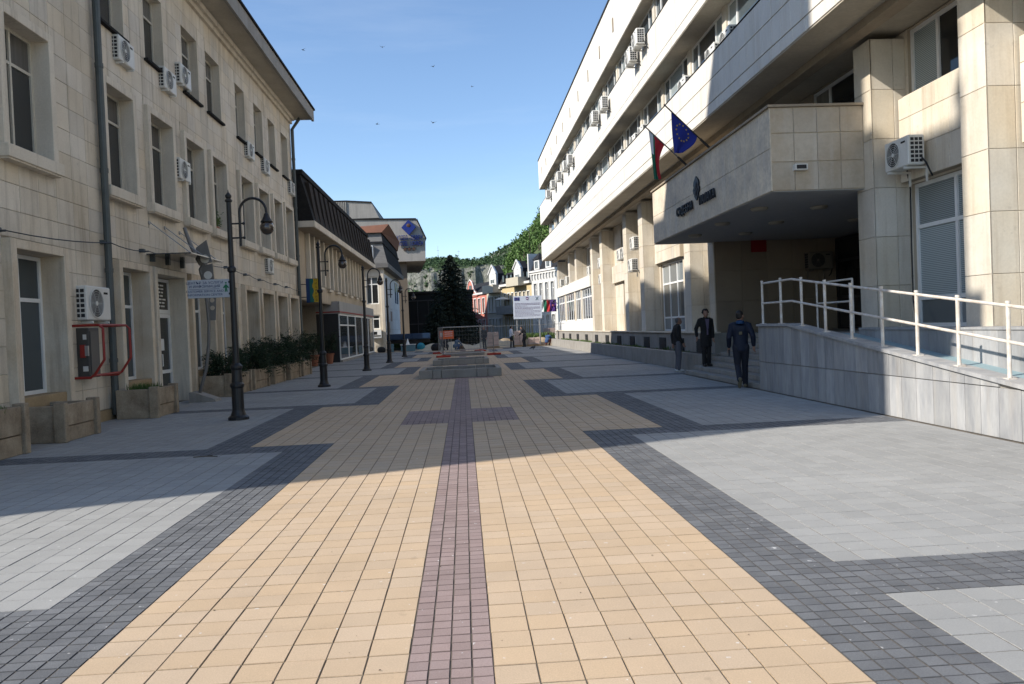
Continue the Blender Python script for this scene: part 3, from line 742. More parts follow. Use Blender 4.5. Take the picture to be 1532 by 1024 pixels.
# ribbon windows
k_ = 0
y = 8.0
while y < 67.6:
    a, b = y + .17, min(y + 3.45 - .17, 67.7)
    for z0, z1, x in ((12.0, 13.43, 7.50), (8.45, 10.352, 7.72)):
        if z0 > 11 and y < 20: continue
        gl = RND.choice([[M_GSK, M_GBL, M_GDK], [M_GDK, M_GSK, M_GSK], [M_GBL, M_GSK, M_GPL], [M_GSK, M_GDK, M_GBL]])
        window(FR, -b, -a, z0, z1, x, (0.22, 0.76), (), 0.07, M_PVC, gl, parent=CB)
        FR.put('window_pier', MB().box(-a, -a + .34, x - .06, x + .32, z0, z1), M_TRV)
    y += 3.45
# lower storeys: wall with openings, at x = 9.05
WX = 9.05
lowin = [(8.9, 11.75, 1.28, 4.12), (12.62, 15.2, 1.28, 4.12), (26.3, 27.9, 1.15, 3.9), (31.6, 35.2, 1.15, 4.15), (39.9, 43.6, 1.15, 3.88)]
upwin = [(8.9, 11.75, 5.88, 7.18), (12.62, 15.2, 5.88, 7.18), (17.0, 19.5, 5.88, 7.18), (20.5, 23.0, 5.88, 7.18), (32.2, 35.2, 5.2, 7.1), (36.6, 38.6, 5.3, 7.1), (40.2, 43.8, 5.0, 7.1),
         (47.0, 49.0, 5.2, 7.1), (50.8, 53.2, 5.0, 7.1), (54.0, 56.4, 5.0, 7.1), (57.7, 60.0, 5.0, 7.1), (61.3, 63.9, 5.0, 7.1), (64.6, 67.2, 5.0, 7.1)]
hl = [(-b, -a, c, d) for a, b, c, d in lowin + upwin]
FR.wall('wall', M_TRW, -15.9, -RY0, 1.15, 7.2, hl, .3, d=WX)
FR.wall('wall', M_TRW, -RY1 + .3, -25.62, 1.05, 7.2, hl, .3, d=WX)
FR.wall('wall', M_TRW, -25.62, -15.9, 5.6, 7.2, hl, .3, d=WX)
hl2 = hl + [(-RY1, -50.15, 1.0, 4.8)]
FR.panels(-15.9, -RY0, 1.3, 7.2, 0.42, 1.0, hl2, d=WX, t=.02)
FR.panels(-50.1, -25.62, 1.1, 7.2, 0.55, 1.0, hl2, d=WX, t=.02)
FR.panels(-RY1 + .3, -50.1, 4.8, 7.2, 0.8, 1.2, hl2, d=WX, t=.02)
for (a, b, c, d) in lowin:
    n = 2 if b - a < 3.0 else 3
    vs = tuple((i + 1) / n for i in range(n - 1))
    window(FR, -b, -a, c, d, WX + .06, vs, (0.20, 0.70), 0.075, M_PVC, [M_GPL] * n + [M_GBL] * n + [M_GBL] * n if a < 20 else [M_GPL] * n + [M_GLT] * n + [M_GPL] * n, parent=CB)
for (a, b, c, d) in upwin:
    window(FR, -b, -a, c, d, WX + .06, (0.34,), (), 0.08, M_PVC, [M_GBL, M_GDK] if a > 12 and a < 13 else [M_GLT, M_GDK], parent=CB)
    FR.put('sill', MB().box(-b - .05, -a + .05, WX - .10, WX + .08, c - .04, c), M_TRV)
# window aprons standing forward between ground-floor and upper windows
for (a, b, c, d) in ((12.55, 15.24, 4.16, 5.82), (8.8, 11.82, 4.16, 5.82), (31.3, 35.4, 4.2, 5.15), (39.8, 45.8, 3.92, 4.9)):
    FR.put('apron', rbox(MB(), 8.86, WX - .02, a, b, c, d), M_TRW)
    FR.panels(-b, -a, c, d, 0.40, 0.62 if d - c > 1.2 else .5, (), d=8.86, t=.02)
FR.flush(M_TRV, CB, name='facing_slab', most=280)
# piers, each clad in stone blocks
def pier(y0, y1, x0=8.3, z0=1.15, z1=7.06, bh=0.98):
    pr_ = FR.put('pier', MB().box(-y1 + .03, -y0 - .03, x0 + .03, WX + .1, z0, z1), M_TRW, None)
    z = z0
    while z < z1 - .05:
        zz = min(z + bh, z1)
        if z1 - zz < .2: zz = z1
        FR.put('stone_block', panel_mesh('stone_block', round(y1 - y0, 3), round(zz - z - .007, 3), .03, M_TRV), parent=pr_, u=-(y0 + y1) / 2, d=x0 + .03, z=(z + zz) / 2)
        # the side that looks towards the camera: two blocks deep
        for xa, xb in (() if abs(y0 - 25.4) < .01 else ((x0, x0 + .475), (x0 + .48, WX - .02))):
            me = panel_mesh('stone_block', round(xb - xa - .003, 3), round(zz - z - .007, 3), .03, M_TRV)
            link('stone_block', me, pr_, ((xa + xb) / 2, y0 + .03, (z + zz) / 2), 0.0)
        z = zz
for a, b in ((11.85, 12.5), (15.28, 15.92), (25.4, 26.0), (28.1, 28.85), (35.42, 36.22), (38.95, 39.75), (45.85, 46.65), (49.35, 50.15), (56.4, 57.2), (60.0, 60.8), (67.2, 68.0), (8.3, 8.9)):
    pier(a, b, z0=1.15 if a < 50.5 else 4.8)
# the glazed block flush with the piers at the far end
FR.put('white_base_panel', rbox(MB(), 8.32, 9.0, 50.2, 68.0, 1.05, 1.9), M_PVC)
pl = [(50.3, 54.4), (54.9, 57.6), (58.2, 63.0), (63.5, 67.7)]
for a, b in pl:
    n = 4 if b - a > 3.2 else 3
    window(FR, -b, -a, 1.9, 4.03, 8.36, tuple((i + 1) / n for i in range(n - 1)), (0.72,), 0.09, M_PVC, [M_GDK] * n + [M_GSK] * n, parent=CB)
FR.put('mullion_pier', rbox(rbox(rbox(rbox(MB(), 8.3, 8.5, 54.42, 54.88, 1.9, 4.03), 8.3, 8.5, 57.62, 58.18, 1.9, 4.03), 8.3, 8.5, 63.02, 63.48, 1.9, 4.03), 8.45, 9.0, 50.2, 68, 1.9, 4.03), M_TRV)
FR.put('balcony_band', rbox(MB(), 8.22, 9.0, 50.2, 68.05, 4.05, 4.78), M_WHT)
# ground wall with square vents, and the entrance recess
FR.put('base_wall', rbox(MB(), 8.1, 9.02, 25.0, 69.0, 0.0, 1.13), M_GRC)
FR.put('base_coping', rbox(MB(), 8.04, 8.3, 24.95, 69.05, 1.132, 1.18), M_TRV)
for y in (26.4, 29.0, 31.6, 34.4, 37.4, 40.6, 44.0, 47.6, 51.5, 55.5, 59.5, 63.5):
    o = FR.put('vent', MB().box(-y - .48, -y + .48, 8.06, 8.12, .38, .94), M_ACD)
    FR.put('slat', MB().box(-y - .46, -y + .46, 8.045, 8.06, .5, .53).box(-y - .46, -y + .46, 8.045, 8.06, .65, .68).box(-y - .46, -y + .46, 8.045, 8.06, .8, .83), M_ACD, parent=o, kind='stuff')
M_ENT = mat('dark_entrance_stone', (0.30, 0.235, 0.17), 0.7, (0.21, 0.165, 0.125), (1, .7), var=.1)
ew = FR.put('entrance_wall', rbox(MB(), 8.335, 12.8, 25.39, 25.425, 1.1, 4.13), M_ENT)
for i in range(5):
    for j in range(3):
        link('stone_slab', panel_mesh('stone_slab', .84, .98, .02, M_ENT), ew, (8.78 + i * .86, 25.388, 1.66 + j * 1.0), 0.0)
window(FR, -25.36, -16.0, 1.1, 4.1, 12.4, (.17, .34, .5, .66, .83), (.35, .75), .09, M_ACD, [M_GDK], parent=CB)
link('fire_alarm_box', MB().box(0, .5, -.06, 0, 0, .45).mesh('fire_alarm_box', mat('alarm_red', (0.25, 0.01, 0.01), .5)), CB, (9.55, 25.365, 3.75), 0)
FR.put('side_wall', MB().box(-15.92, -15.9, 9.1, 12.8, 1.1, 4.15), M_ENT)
FR.put('platform', rbox(MB(), 8.95, 12.8, 15.9, 25.6, 0.0, 1.12), M_GRC)
# canopy over the entrance
CX, CY0, CY1, CZ0, CZ1 = 6.35, 15.6, 25.45, 4.15, 5.83
cp = FR.put('canopy', rbox(MB(), CX + .02, 9.2, CY0 + .02, CY1 - .02, CZ0, CZ1), M_PAT)
FR.put('canopy_coping', rbox(MB(), CX - .05, 8.9, CY0 - .05, CY1 + .05, CZ1 + .002, CZ1 + .05), M_CON2, parent=cp)
FR.panels(-CY1, -CY0, CZ0, CZ1, 1.42, .86, (), d=CX + .02, t=.022, gap=.006)
FR.flush(M_PAT, cp, name='fascia_slab')
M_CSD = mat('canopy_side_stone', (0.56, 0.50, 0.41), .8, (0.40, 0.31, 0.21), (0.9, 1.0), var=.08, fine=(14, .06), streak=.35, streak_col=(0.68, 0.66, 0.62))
for i in range(4):
    for (za, zb) in ((CZ0, 4.72), (4.73, 5.30), (5.31, CZ1)):
        link('fascia_slab', panel_mesh('fascia_slab', .475, round(zb - za - .008, 3), .022, M_CSD), cp, (CX + .25 + i * .485, CY0 + .02, (za + zb) / 2), 0)
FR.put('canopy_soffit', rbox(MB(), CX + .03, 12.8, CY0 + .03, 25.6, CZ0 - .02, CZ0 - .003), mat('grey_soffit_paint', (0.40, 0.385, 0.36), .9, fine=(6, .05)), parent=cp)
M_LMP = mat('dim_lamp_glass', (0.36, 0.32, 0.25), .5)
for x, y in ((6.95, 17.85), (8.4, 17.9), (6.95, 20.45), (8.45, 20.55), (6.99, 23.05), (8.49, 22.95), (10.6, 20.5)):
    link('ceiling_lamp', MB().lathe([(.05, -.075), (.17, -.06), (.2, -.02), (.2, 0)], n=16).mesh('ceiling_lamp', M_LMP, smooth=True), cp, (x, y, CZ0 - .021))
link('wall_box', MB().box(-.13, .13, -.12, 0, 0, .12).box(-.1, .1, -.125, -.12, .02, .1, 1).mesh('wall_box', [M_ACW, M_ACD]), cp, (6.93, CY0 - .003, 4.54))
# lettering and emblem on the canopy
M_LET = mat('dark_metal_letters', (0.022, 0.022, 0.026), .5, metal=.3)
def face_text(txt, size, pos, m, rotz, parent, ex=.02, name='lettering', spacing=1.0, fitw=None):
    me = text_mesh(name, txt, size, m, ex, 'CENTER', spacing)
    if fitw:
        w = max(v.co.x for v in me.vertices) - min(v.co.x for v in me.vertices)
        for v in me.vertices: v.co.x *= fitw / w
    return link(name, me, parent, pos, rot=(PI / 2, 0, rotz))
for txt, y0, y1 in (('\u0421\u042a\u0414\u0415\u0411\u041d\u0410', 22.48, 20.90), ('\u041f\u0410\u041b\u0410\u0422\u0410', 20.29, 19.03)):
    face_text(txt, .33, (CX - .045, (y0 + y1) / 2, 4.70), M_LET, -PI / 2, cp, .022, fitw=y0 - y1)
em = MB()
pts = [(0, .31), (.13, .2), (.17, .10), (.15, .04), (.2, -.02), (.17, -.12), (.12, -.16), (.13, -.2), (0, -.33), (-.13, -.2), (-.12, -.16), (-.17, -.12), (-.2, -.02), (-.15, .04), (-.17, .10), (-.13, .2)]
em.prism([(a * 1.4, b) for a, b in pts], 1, -.04, 0)
em.ell((0, -.04, .05), (.14, .03, .12), 10, 6).ell((0, -.04, -.12), (.10, .03, .10), 10, 6).ell((.13, -.04, -.05), (.05, .02, .05), 8, 5).ell((-.13, -.04, -.05), (.05, .02, .05), 8, 5)
link('emblem', em.mesh('emblem', M_LET), cp, (CX - .005, 20.57, 5.10), -PI / 2)
# ------------------------------------------------------------------ planter bed along the court house
PW = thing('planter_wall', 'long low grey concrete planter wall along the foot of the court house', 'planter', (7.0, 22.9, 0))
y = 22.9
while y < 62.5:
    l = min(1.6, 63.0 - y)
    MB().bbox(7.0, 7.22, y + .006, y + l - .006, 0, .56, .012).build('wall_segment', M_GRC, PW); y += l
MB().box(7.22, 8.1, 22.9, 23.1, 0, .56).build('end_wall', M_GRC, PW)
MB().box(7.2, 8.12, 23.08, 63, .0, .47).build('soil', M_SOIL, PW)
def tuft(mb, c, r, h, n, rnd, lean=.5, w=.02):
    for _ in range(n):
        a = rnd.uniform(0, 2 * PI); q = r * math.sqrt(rnd.random()); x, y_ = c[0] + q * math.cos(a), c[1] + q * math.sin(a)
        b = rnd.uniform(0, 2 * PI); hh = h * rnd.uniform(.5, 1); dx, dy = lean * hh * math.cos(b), lean * hh * math.sin(b)
        ux, uy = -math.sin(b) * w, math.cos(b) * w
        mb.add([(x - ux, y_ - uy, c[2]), (x + ux, y_ + uy, c[2]), (x + dx, y_ + dy, c[2] + hh)], [(0, 1, 2)])
w_ = MB(); rr = random.Random(5)
for _ in range(70): tuft(w_, (7.65 + rr.uniform(-.3, .3), rr.uniform(23.4, 62), .465), .16, rr.uniform(.08, .22), 22, rr)
w_.build('bed_weeds', M_GRS, kind='stuff', fix=False)
# ------------------------------------------------------------------ entrance steps
ST = thing('entrance_steps', 'grey stone steps rising under the court house canopy behind the ramp', 'steps', (6.95, 20, 0))
for i in range(9):
    MB().bbox(6.5 + .27 * i, 9.0, 17.03, 22.88, .124 * i + (.001 if i else 0), .124 * (i + 1), .012).build('step', M_GRC, ST)
# ------------------------------------------------------------------ wheelchair ramp
RP = thing('wheelchair_ramp', 'grey marble-clad wheelchair ramp with white two-bar railing climbing to the entrance', 'ramp', (6.5, 12, 0))
def rz(y): return 1.44 if y >= 15.4 else max(0.03, 1.44 - .1155 * (15.4 - y))
YA = 3.2
prof = [(YA, 0), (17.0, 0), (17.0, 1.40), (15.4, 1.40), (YA, max(.02, rz(YA) - .04))]
MB().prism([(a, b) for a, b in prof], 0, 6.53, 6.72).build('ramp_wall', M_GRC, RP)
fp = [(YA, 0), (17.0, 0), (17.0, 1.2), (15.4, 1.2), (5.0, .02), (YA, .01)]
MB().prism(fp, 0, 6.72, 7.9).build('ramp_floor', M_BLU, RP)
y = 17.0
while y > YA + .5:
    w = .36 + .05 * math.sin(y * 3); y0 = max(YA, y - w)
    for za, zb in ((0.0, .62), (.625, None)):
        zt0 = (rz(y0) - .045) if zb is None else min(zb, rz(y0) - .05); zt1 = (rz(y) - .045) if zb is None else min(zb, rz(y) - .05)
        if zt0 - za < .04: continue
        g_ = .004
        vs = [(6.5, y0 + g_, za + g_), (6.5, y - g_, za + g_), (6.5, y - g_, zt1 - g_), (6.5, y0 + g_, zt0 - g_)]
        vb = [(6.532, a, b) for _, a, b in vs]
        MB().add(vs + vb, [(0, 1, 2, 3), (0, 4, 5, 1), (1, 5, 6, 2), (2, 6, 7, 3), (3, 7, 4, 0)]).build('marble_slab', M_MAR, RP)
    y = y0
MB().prism([(17.02, 1.40), (17.02, 1.45), (15.4, 1.45), (YA, rz(YA) + .01), (YA, rz(YA) - .04), (15.4, 1.40)], 0, 6.46, 6.76).build('ramp_coping', M_MAR, RP)
MB().box(7.9, 8.3, YA, 15.26, 0, 1.27).build('inner_wall', M_MAR, RP)
MB().box(7.86, 8.34, YA, 15.2, 1.272, 1.31).build('inner_coping', M_MAR, RP)
MB().box(7.9, 8.95, 15.28, 17.0, 0, 1.2).build('landing', M_GRC, RP)
for i in range(21):
    ya, yb = 15.2 - .58 * i - .575, 15.2 - .58 * i
    z0 = max(.02, 1.2 - .1135 * (15.4 - ya) if ya < 15.4 else 1.2)
    if ya < YA: break
    MB().box(7.878, 7.905, ya, yb, max(0, z0 - .1), 1.265).build('marble_slab', M_MAR, RP)
rl = thing  # railing: posts and bars of the ramp
posts = [16.95, 15.95, 14.95, 13.96, 13.0, 12.02, 11.06, 10.11, 9.14, 8.18, 7.2, 6.2, 5.2]
for yp in posts:
    MB().tube([(6.6, yp, rz(yp) - .02), (6.6, yp, rz(yp) + .93)], .026, 10).tube([(6.6, yp, rz(yp) + .93), (6.6, yp, rz(yp) + .96)], .03, 10).box(6.545, 6.655, yp - .055, yp + .055, rz(yp) - .0, rz(yp) + .022).build('railing_post', M_RAL, RP, smooth=False)
for hh, nm in ((.90, 'top_bar'), (.46, 'middle_bar')):
    MB().tube([(6.6, 16.95, 1.44 + hh)] + [(6.6, yp, rz(yp) + hh) for yp in (15.9, 15.4)] + [(6.6, 5.2, rz(5.2) + hh)], .022, 10).build(nm, M_RAL, RP)
MB().tube([(7.86, 17.0, 2.3), (7.86, 15.4, 2.3)], .02, 8).tube([(7.86, 17.0, 1.85), (7.86, 15.4, 1.85)], .02, 8).tube([(7.86, 17, 1.2), (7.86, 17, 2.3)], .022, 8).tube([(7.86, 15.4, 1.2), (7.86, 15.4, 2.3)], .022, 8).build('inner_railing', M_RAL, RP)
# ------------------------------------------------------------------ court house air conditioners
GR_ = 'air conditioners on the court house'
# top storey: hung in front of the ribbon-window ledge
rt = [(28.4, 11.60, 'right-hand unit of the highest pair of air conditioners near the roof of the court house'), (29.65, 11.40, 'left-hand, slightly lower unit of the highest pair near the court house roof'),
      (35.6, 11.30, 'upper of two spaced air conditioners under the court house top windows'), (38.1, 11.34, 'lower of two spaced air conditioners under the court house top windows'),
      (47.1, 11.22, 'nearest of the far run of air conditioners under the top windows'), (49.2, 11.30, 'second of the far run of air conditioners under the top windows'),
      (52.4, 11.28, 'third of the far run of air conditioners under the top windows'), (56.0, 11.38, 'fourth of the far run of air conditioners under the top windows'), (59.2, 11.25, 'last, farthest air conditioner under the top windows at the court house end')]
for y, z, lab in rt: ac(lab, (6.93, y, z), -PI / 2, GR_)
rm = [(20.85, 'air conditioner standing on the middle ledge inside the shade edge, first from the right'), (22.1, 'air conditioner standing on the middle ledge, second from the right'),
      (25.0, 'air conditioner standing on the middle ledge behind the blue flag pole tip'), (30.9, 'air conditioner on the middle ledge above the tricolour flag, right of a close neighbour'), (32.3, 'air conditioner on the middle ledge above the tricolour flag, left of a close neighbour'),
      (35.2, 'single air conditioner on the middle ledge left of the tricolour flag'), (41.2, 'small-looking air conditioner on the far half of the middle ledge'), (51.6, 'farthest air conditioner on the middle ledge')]
for y, lab in rm: ac(lab, (7.62, y, 8.80), -PI / 2, GR_)
rl_ = [(36.9, 4.05, 8.30, 'big air conditioner between two court house piers right of the far window apron'), (35.0 + 2.0, 5.1, 8.45, 'air conditioner high between the same two piers, above a bigger one'),
       (40.4, 4.98, 8.72, 'right-hand unit of a pair on the far window apron of the court house'), (41.6, 4.98, 8.72, 'left-hand unit of a pair on the far window apron of the court house'),
       (46.9, 4.02, 8.6, 'lower air conditioner beside the pier left of the far window apron'), (47.0, 5.0, 8.6, 'upper air conditioner beside the pier left of the far window apron'),
       (51.2, 4.83, 8.6, 'air conditioner on the white balcony band at its near end'), (60.9, 4.83, 8.4, 'right-hand air conditioner on the far end of the white balcony band'), (64.5, 4.83, 8.4, 'left-hand air conditioner on the far end of the white balcony band'),
       (14.6, 4.33, 8.72, 'air conditioner hanging under the near upper window of the court house, above the ramp')]
for y, z, x, lab in rl_: o = ac(lab, (x, y, z), -PI / 2, GR_)
o.scale = (1.0, 1.0, 1.0)
o = ac('air conditioner with shade-darkened casing colour in the dark entrance recess below the canopy', (11.7, 25.24, 3.1), 0.0, GR_)
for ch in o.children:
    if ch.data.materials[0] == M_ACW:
        ch.material_slots[0].link = 'OBJECT'; ch.material_slots[0].material = mat('shade_toned_casing', (0.16, 0.14, 0.115), .6)  # recess shade put into the colour of this unit's white parts
MB().tube([(8.8, 14.95, 4.45), (8.9, 15.0, 4.0), (9.0, 15.18, 3.85), (9.02, 15.22, 3.0), (9.02, 15.22, 1.8), (8.95, 15.0, 1.35)], .016, 6).build('hose', M_ACD, CB)
MB().tube([(8.72, 36.6, 4.05), (8.9, 36.4, 3.7), (9.0, 36.3, 3.4)], .03, 6).build('hose', M_OCH, CB)

# ------------------------------------------------------------------ street lamps
def build_lamp(label, loc, group):
    r = thing('street_lamp', label, 'street lamp', loc, 0, group)
    x, y = loc[0], loc[1]
    k = MB().lathe([(.20, 0), (.20, .05), (.15, .09), (.125, .16), (.115, .20), (.115, .62), (.135, .66), (.135, .70), (.105, .74), (.095, .98), (.115, 1.02), (.115, 1.06), (.062, 1.12), (.055, 2.9), (.085, 2.93), (.085, 2.99), (.052, 3.03), (.048, 3.86),
                    (.047, 4.28), (.07, 4.30), (.07, 4.33), (.04, 4.35), (.06, 4.39), (.06, 4.42), (.012, 4.48), (.004, 4.53)], n=16)
    k.build('post', M_BLK, r, (x, y, 0), smooth=False)
    pts = [(.20, 0, 3.42), (.20, 0, 3.95)]
    for i in range(13):
        a = PI - PI * i / 12; pts.append((.46 + .26 * math.cos(a), 0, 4.08 + .27 * math.sin(a)))
    pts += [(.72, 0, 4.02)]
    k = MB().tube(pts, .026, 8)
    for z in (3.58, 3.86): k.tube([(0, 0, z), (.26, 0, z)], .018, 6).ell((.27, 0, z), (.03, .03, .03), 8, 5)
    k.build('arm', M_BLK, r, (x, y, 0))
    MB().lathe([(.02, 4.06), (.045, 4.03), (.06, 3.98), (.10, 3.90), (.125, 3.87)], (.72, 0, 0), 16).build('lamp_shade', M_BLK, r, (x, y, 0), smooth=True)
    MB().ell((.72, 0, 3.76), (.138, .138, .138), 18, 11).build('globe', mat('brown_globe', (0.055, 0.040, 0.030), 0.12, spec=.6, coat=.6), r, (x, y, 0), smooth=True)
    return r
lamp0 = build_lamp('black street lamp with round globe nearest the camera, carrying the information sign', (-4.51, 15.77, 0), 'black lamps along the left of the street')
for (x, y), lab in zip([(-4.38, 24.54), (-4.2, 33.8), (-3.97, 41.62), (-3.85, 50.5)],
                       ['black street lamp second from the near one, in front of the pizzeria sign', 'black street lamp third along, in front of the shop glass front', 'black street lamp fourth along, in front of the white boarded facade', 'black street lamp farthest along, before the dark glass building']):
    copy_tree(lamp0, (x, y, 0), 0, lab, 'black lamps along the left of the street')
# information sign on the first lamp
M_SGN = mat('pale_sign_face', (0.42, 0.44, 0.47), .5)
M_INK = mat('navy_print', (0.04, 0.05, 0.12), .6); M_GIN = mat('green_print', (0.01, 0.14, 0.06), .6)
sg = thing('information_sign', 'pale sign with dark two-language lettering and green figure, fixed to the nearest lamp post', 'sign', (-4.95, 15.77, 2.42))
MB().bbox(-.415, .40, -.02, .02, 0, .36, .006).build('sign_plate', M_SGN, sg, (-4.96, 15.77, 2.42))
for t, z, s, x in (('\u0426\u0415\u041d\u0422\u042a\u0420 \u0417\u0410 \u0423\u0421\u041b\u0423\u0413\u0418', .295, .062, -.08), ('\u0418 \u0418\u041d\u0424\u041e\u0420\u041c\u0410\u0426\u0418\u042f', .225, .062, -.08),
                   ('CUSTOMER SERVICE AND', .130, .055, -.08), ('INFORMATION CENTER', .060, .055, -.08)):
    face_text(t, s * 1.15, (-4.96 + x, 15.748, 2.42 + z), M_INK, 0, sg, .002)
MB().box(-.38, .20, -.024, -.0205, .172, .178).build('rule', M_INK, sg, (-4.96, 15.77, 2.42))
MB().ell((.33, -.021, .285), (.018, .003, .018), 10, 6).prism([(.30, .11), (.325, .11), (.33, .17), (.335, .11), (.36, .11), (.345, .19), (.385, .18), (.385, .2), (.34, .255), (.32, .255), (.275, .2), (.275, .18), (.315, .19)], 1, -.024, -.0205).build('emblem', M_GIN, sg, (-4.96, 15.77, 2.42))
MB().box(.38, .47, -.03, .03, .05, .09).box(.38, .47, -.03, .03, .28, .32).build('clamp', M_BLK, sg, (-4.96, 15.77, 2.42))

# ------------------------------------------------------------------ stone troughs and their shrubs
def trough(label, x0, x1, y0, y1, h, group='stone plant troughs along the left wall', rough=False):
    r = thing('plant_trough', label, 'planter', ((x0 + x1) / 2, (y0 + y1) / 2, 0), 0, group)
    t = .09
    n = max(1, int((y1 - y0) / 1.2))
    MB().bbox(x1 - t, x1, y0 + .1, y1 - .1, h * .42, h, .01).build('slab', M_TRO, r)
    MB().bbox(x1 - t - .01, x1 - .01, y0 + .1, y1 - .1, 0, h * .40, .01).build('slab', M_TRO, r)
    MB().bbox(x0, x1 - .02, y0 + .02, y0 + .02 + t, 0, h - .01, .01).build('slab', M_TRO, r)
    MB().bbox(x0, x1 - .02, y1 - .02 - t, y1 - .02, 0, h - .01, .01).build('slab', M_TRO, r)
    MB().bbox(x1 - .14, x1 + .05, y0 - .03, y0 + .1, 0, h + .04, .012).build('end_post', M_TRO, r)
    MB().bbox(x1 - .14, x1 + .05, y1 - .1, y1 + .03, 0, h + .04, .012).build('end_post', M_TRO, r)
    MB().box(x0 + .01, x1 - t - .01, y0 + .1, y1 - .1, 0.02, h - .07).build('soil', M_SOIL, r)
    return r
tr_spec = [(-7.40, -6.66, 10.2, 12.25, .72, 'nearest stone trough at the left edge, with a broken lower front slab'), (-7.40, -6.64, 13.3, 14.5, .62, 'empty brown stone trough under the first ground-floor window'),
           (-7.35, -6.52, 16.9, 18.05, .62, 'stone trough with green grass under the red tube frame'), (-7.35, -6.52, 22.1, 24.2, .60, 'stone trough just beyond the curved steel pole'),
           (-7.35, -6.5, 24.5, 26.3, .60, 'stone trough with spreading dark conifers, left of the second lamp'), (-7.35, -6.5, 27.0, 28.6, .58, 'stone trough overhung by conifers, third from the curved pole'),
           (-7.35, -6.45, 29.2, 31.0, .58, 'stone trough overhung by conifers, fourth from the curved pole'), (-7.35, -6.45, 31.5, 33.2, .58, 'farthest stone trough, before the recessed shop entrance')]
for x0, x1, y0, y1, h, lab in tr_spec: trough(lab, x0, x1, y0, y1, h)
gmb = MB(); rr = random.Random(9)
for _ in range(26): tuft(gmb, (-6.98 + rr.uniform(-.2, .2), rr.uniform(17.1, 17.9), .54), .12, .22, 16, rr, .4, .012)
for _ in range(18): tuft(gmb, (-7.0 + rr.uniform(-.2, .25), rr.uniform(10.6, 12.0), .64), .1, .16, 14, rr, .4, .01)
gmb.build('trough_grass', M_GRS, kind='stuff', fix=False)
def conifer_bush(label, c, rx, ry_, h, seed, n=2600, droop=True):
    q = random.Random(seed); r = thing('conifer_shrub', label, 'shrub', (c[0], c[1], c[2]), 0, 'dark conifers in the left troughs')
    st = MB()
    for _ in range(7):
        a = q.uniform(0, 2 * PI); st.tube([(c[0], c[1], c[2] - .02), (c[0] + .35 * rx * math.cos(a), c[1] + .35 * ry_ * math.sin(a), c[2] + h * .45), (c[0] + .75 * rx * math.cos(a), c[1] + .75 * ry_ * math.sin(a), c[2] + h * q.uniform(.5, .95))], [.03, .018, .006], 5)
    st.build('stem', M_BRK, r)
    k = MB()
    for _ in range(90):
        # sprays: arching arms carrying many small leaves
        a = q.uniform(0, 2 * PI); e = q.uniform(.05, 1.0) ** .7; L = q.uniform(.65, 1.08)
        tip = Vector((c[0] + rx * L * math.cos(a), c[1] + ry_ * L * math.sin(a), c[2] + h * e * q.uniform(.75, 1.1) - .25 * (1 - e)))
        base = Vector((c[0], c[1], c[2] + .1))
        mid_ = (base + tip) / 2 + Vector((0, 0, h * .28))
        for i in range(n // 90):
            t = q.uniform(.35, 1); p = base * (1 - t) ** 2 + mid_ * 2 * t * (1 - t) + tip * t * t
            p += Vector((q.gauss(0, .05), q.gauss(0, .05), q.gauss(0, .05)))
            d = Vector((math.cos(a) + q.gauss(0, .7), math.sin(a) + q.gauss(0, .7), q.gauss(.1, .6))).normalized(); s_ = d.cross(Vector((q.gauss(0, 1), q.gauss(0, 1), q.gauss(0, 1)))).normalized()
            l = q.uniform(.07, .16); w = .014
            k.add([p - s_ * w, p + s_ * w, p + d * l + s_ * w * .3, p + d * l - s_ * w * .3], [(0, 1, 2, 3)])
    k.build('foliage', M_CNF, r, fix=False)
for i, (x, y, rx, ry_, h, lab) in enumerate([(-6.95, 23.2, .5, .9, .75, 'low dark conifer in the trough just beyond the curved pole'), (-6.85, 25.4, .75, 1.15, .95, 'spreading dark conifer drooping over its trough front, left of the second lamp'),
        (-6.8, 27.7, .8, 1.2, 1.1, 'taller spreading conifer in the third trough from the curved pole'), (-6.8, 30.0, .85, 1.2, 1.15, 'bushy conifer in the fourth trough from the curved pole'), (-6.8, 32.4, .8, 1.2, 1.35, 'tallest dark conifer in the farthest trough')]):
    conifer_bush(lab, (x, y, .5), rx, ry_, h, 40 + i)
conifer_bush('dark shrub in a pot in the recessed shop entrance', (-7.9, 41.5, .6), .6, .6, 1.15, 61, 1500)
conifer_bush('dark potted shrub at the corner of the shop glass front', (-7.5, 43.8, .6), .55, .5, 1.2, 62, 1500)
M_TER = mat('terracotta', (0.26, 0.10, 0.055), .8)
for x, y, lab in ((-7.9, 41.5, 'terracotta pot farther back in the shop entrance'), (-7.5, 43.8, 'terracotta pot by the corner of the shop glass front')):
    r = thing('flower_pot', lab, 'pot', (x, y, 0), 0, 'terracotta pots by the shop')
    MB().lathe([(.2, 0), (.28, .5), (.31, .5), (.31, .58), (.27, .58), (.26, .52)], (x, y, 0), 16).build('pot_body', M_TER, r)
    MB().lathe([(.0, .53), (.255, .54)], (x, y, 0), 12).build('soil', M_SOIL, r)

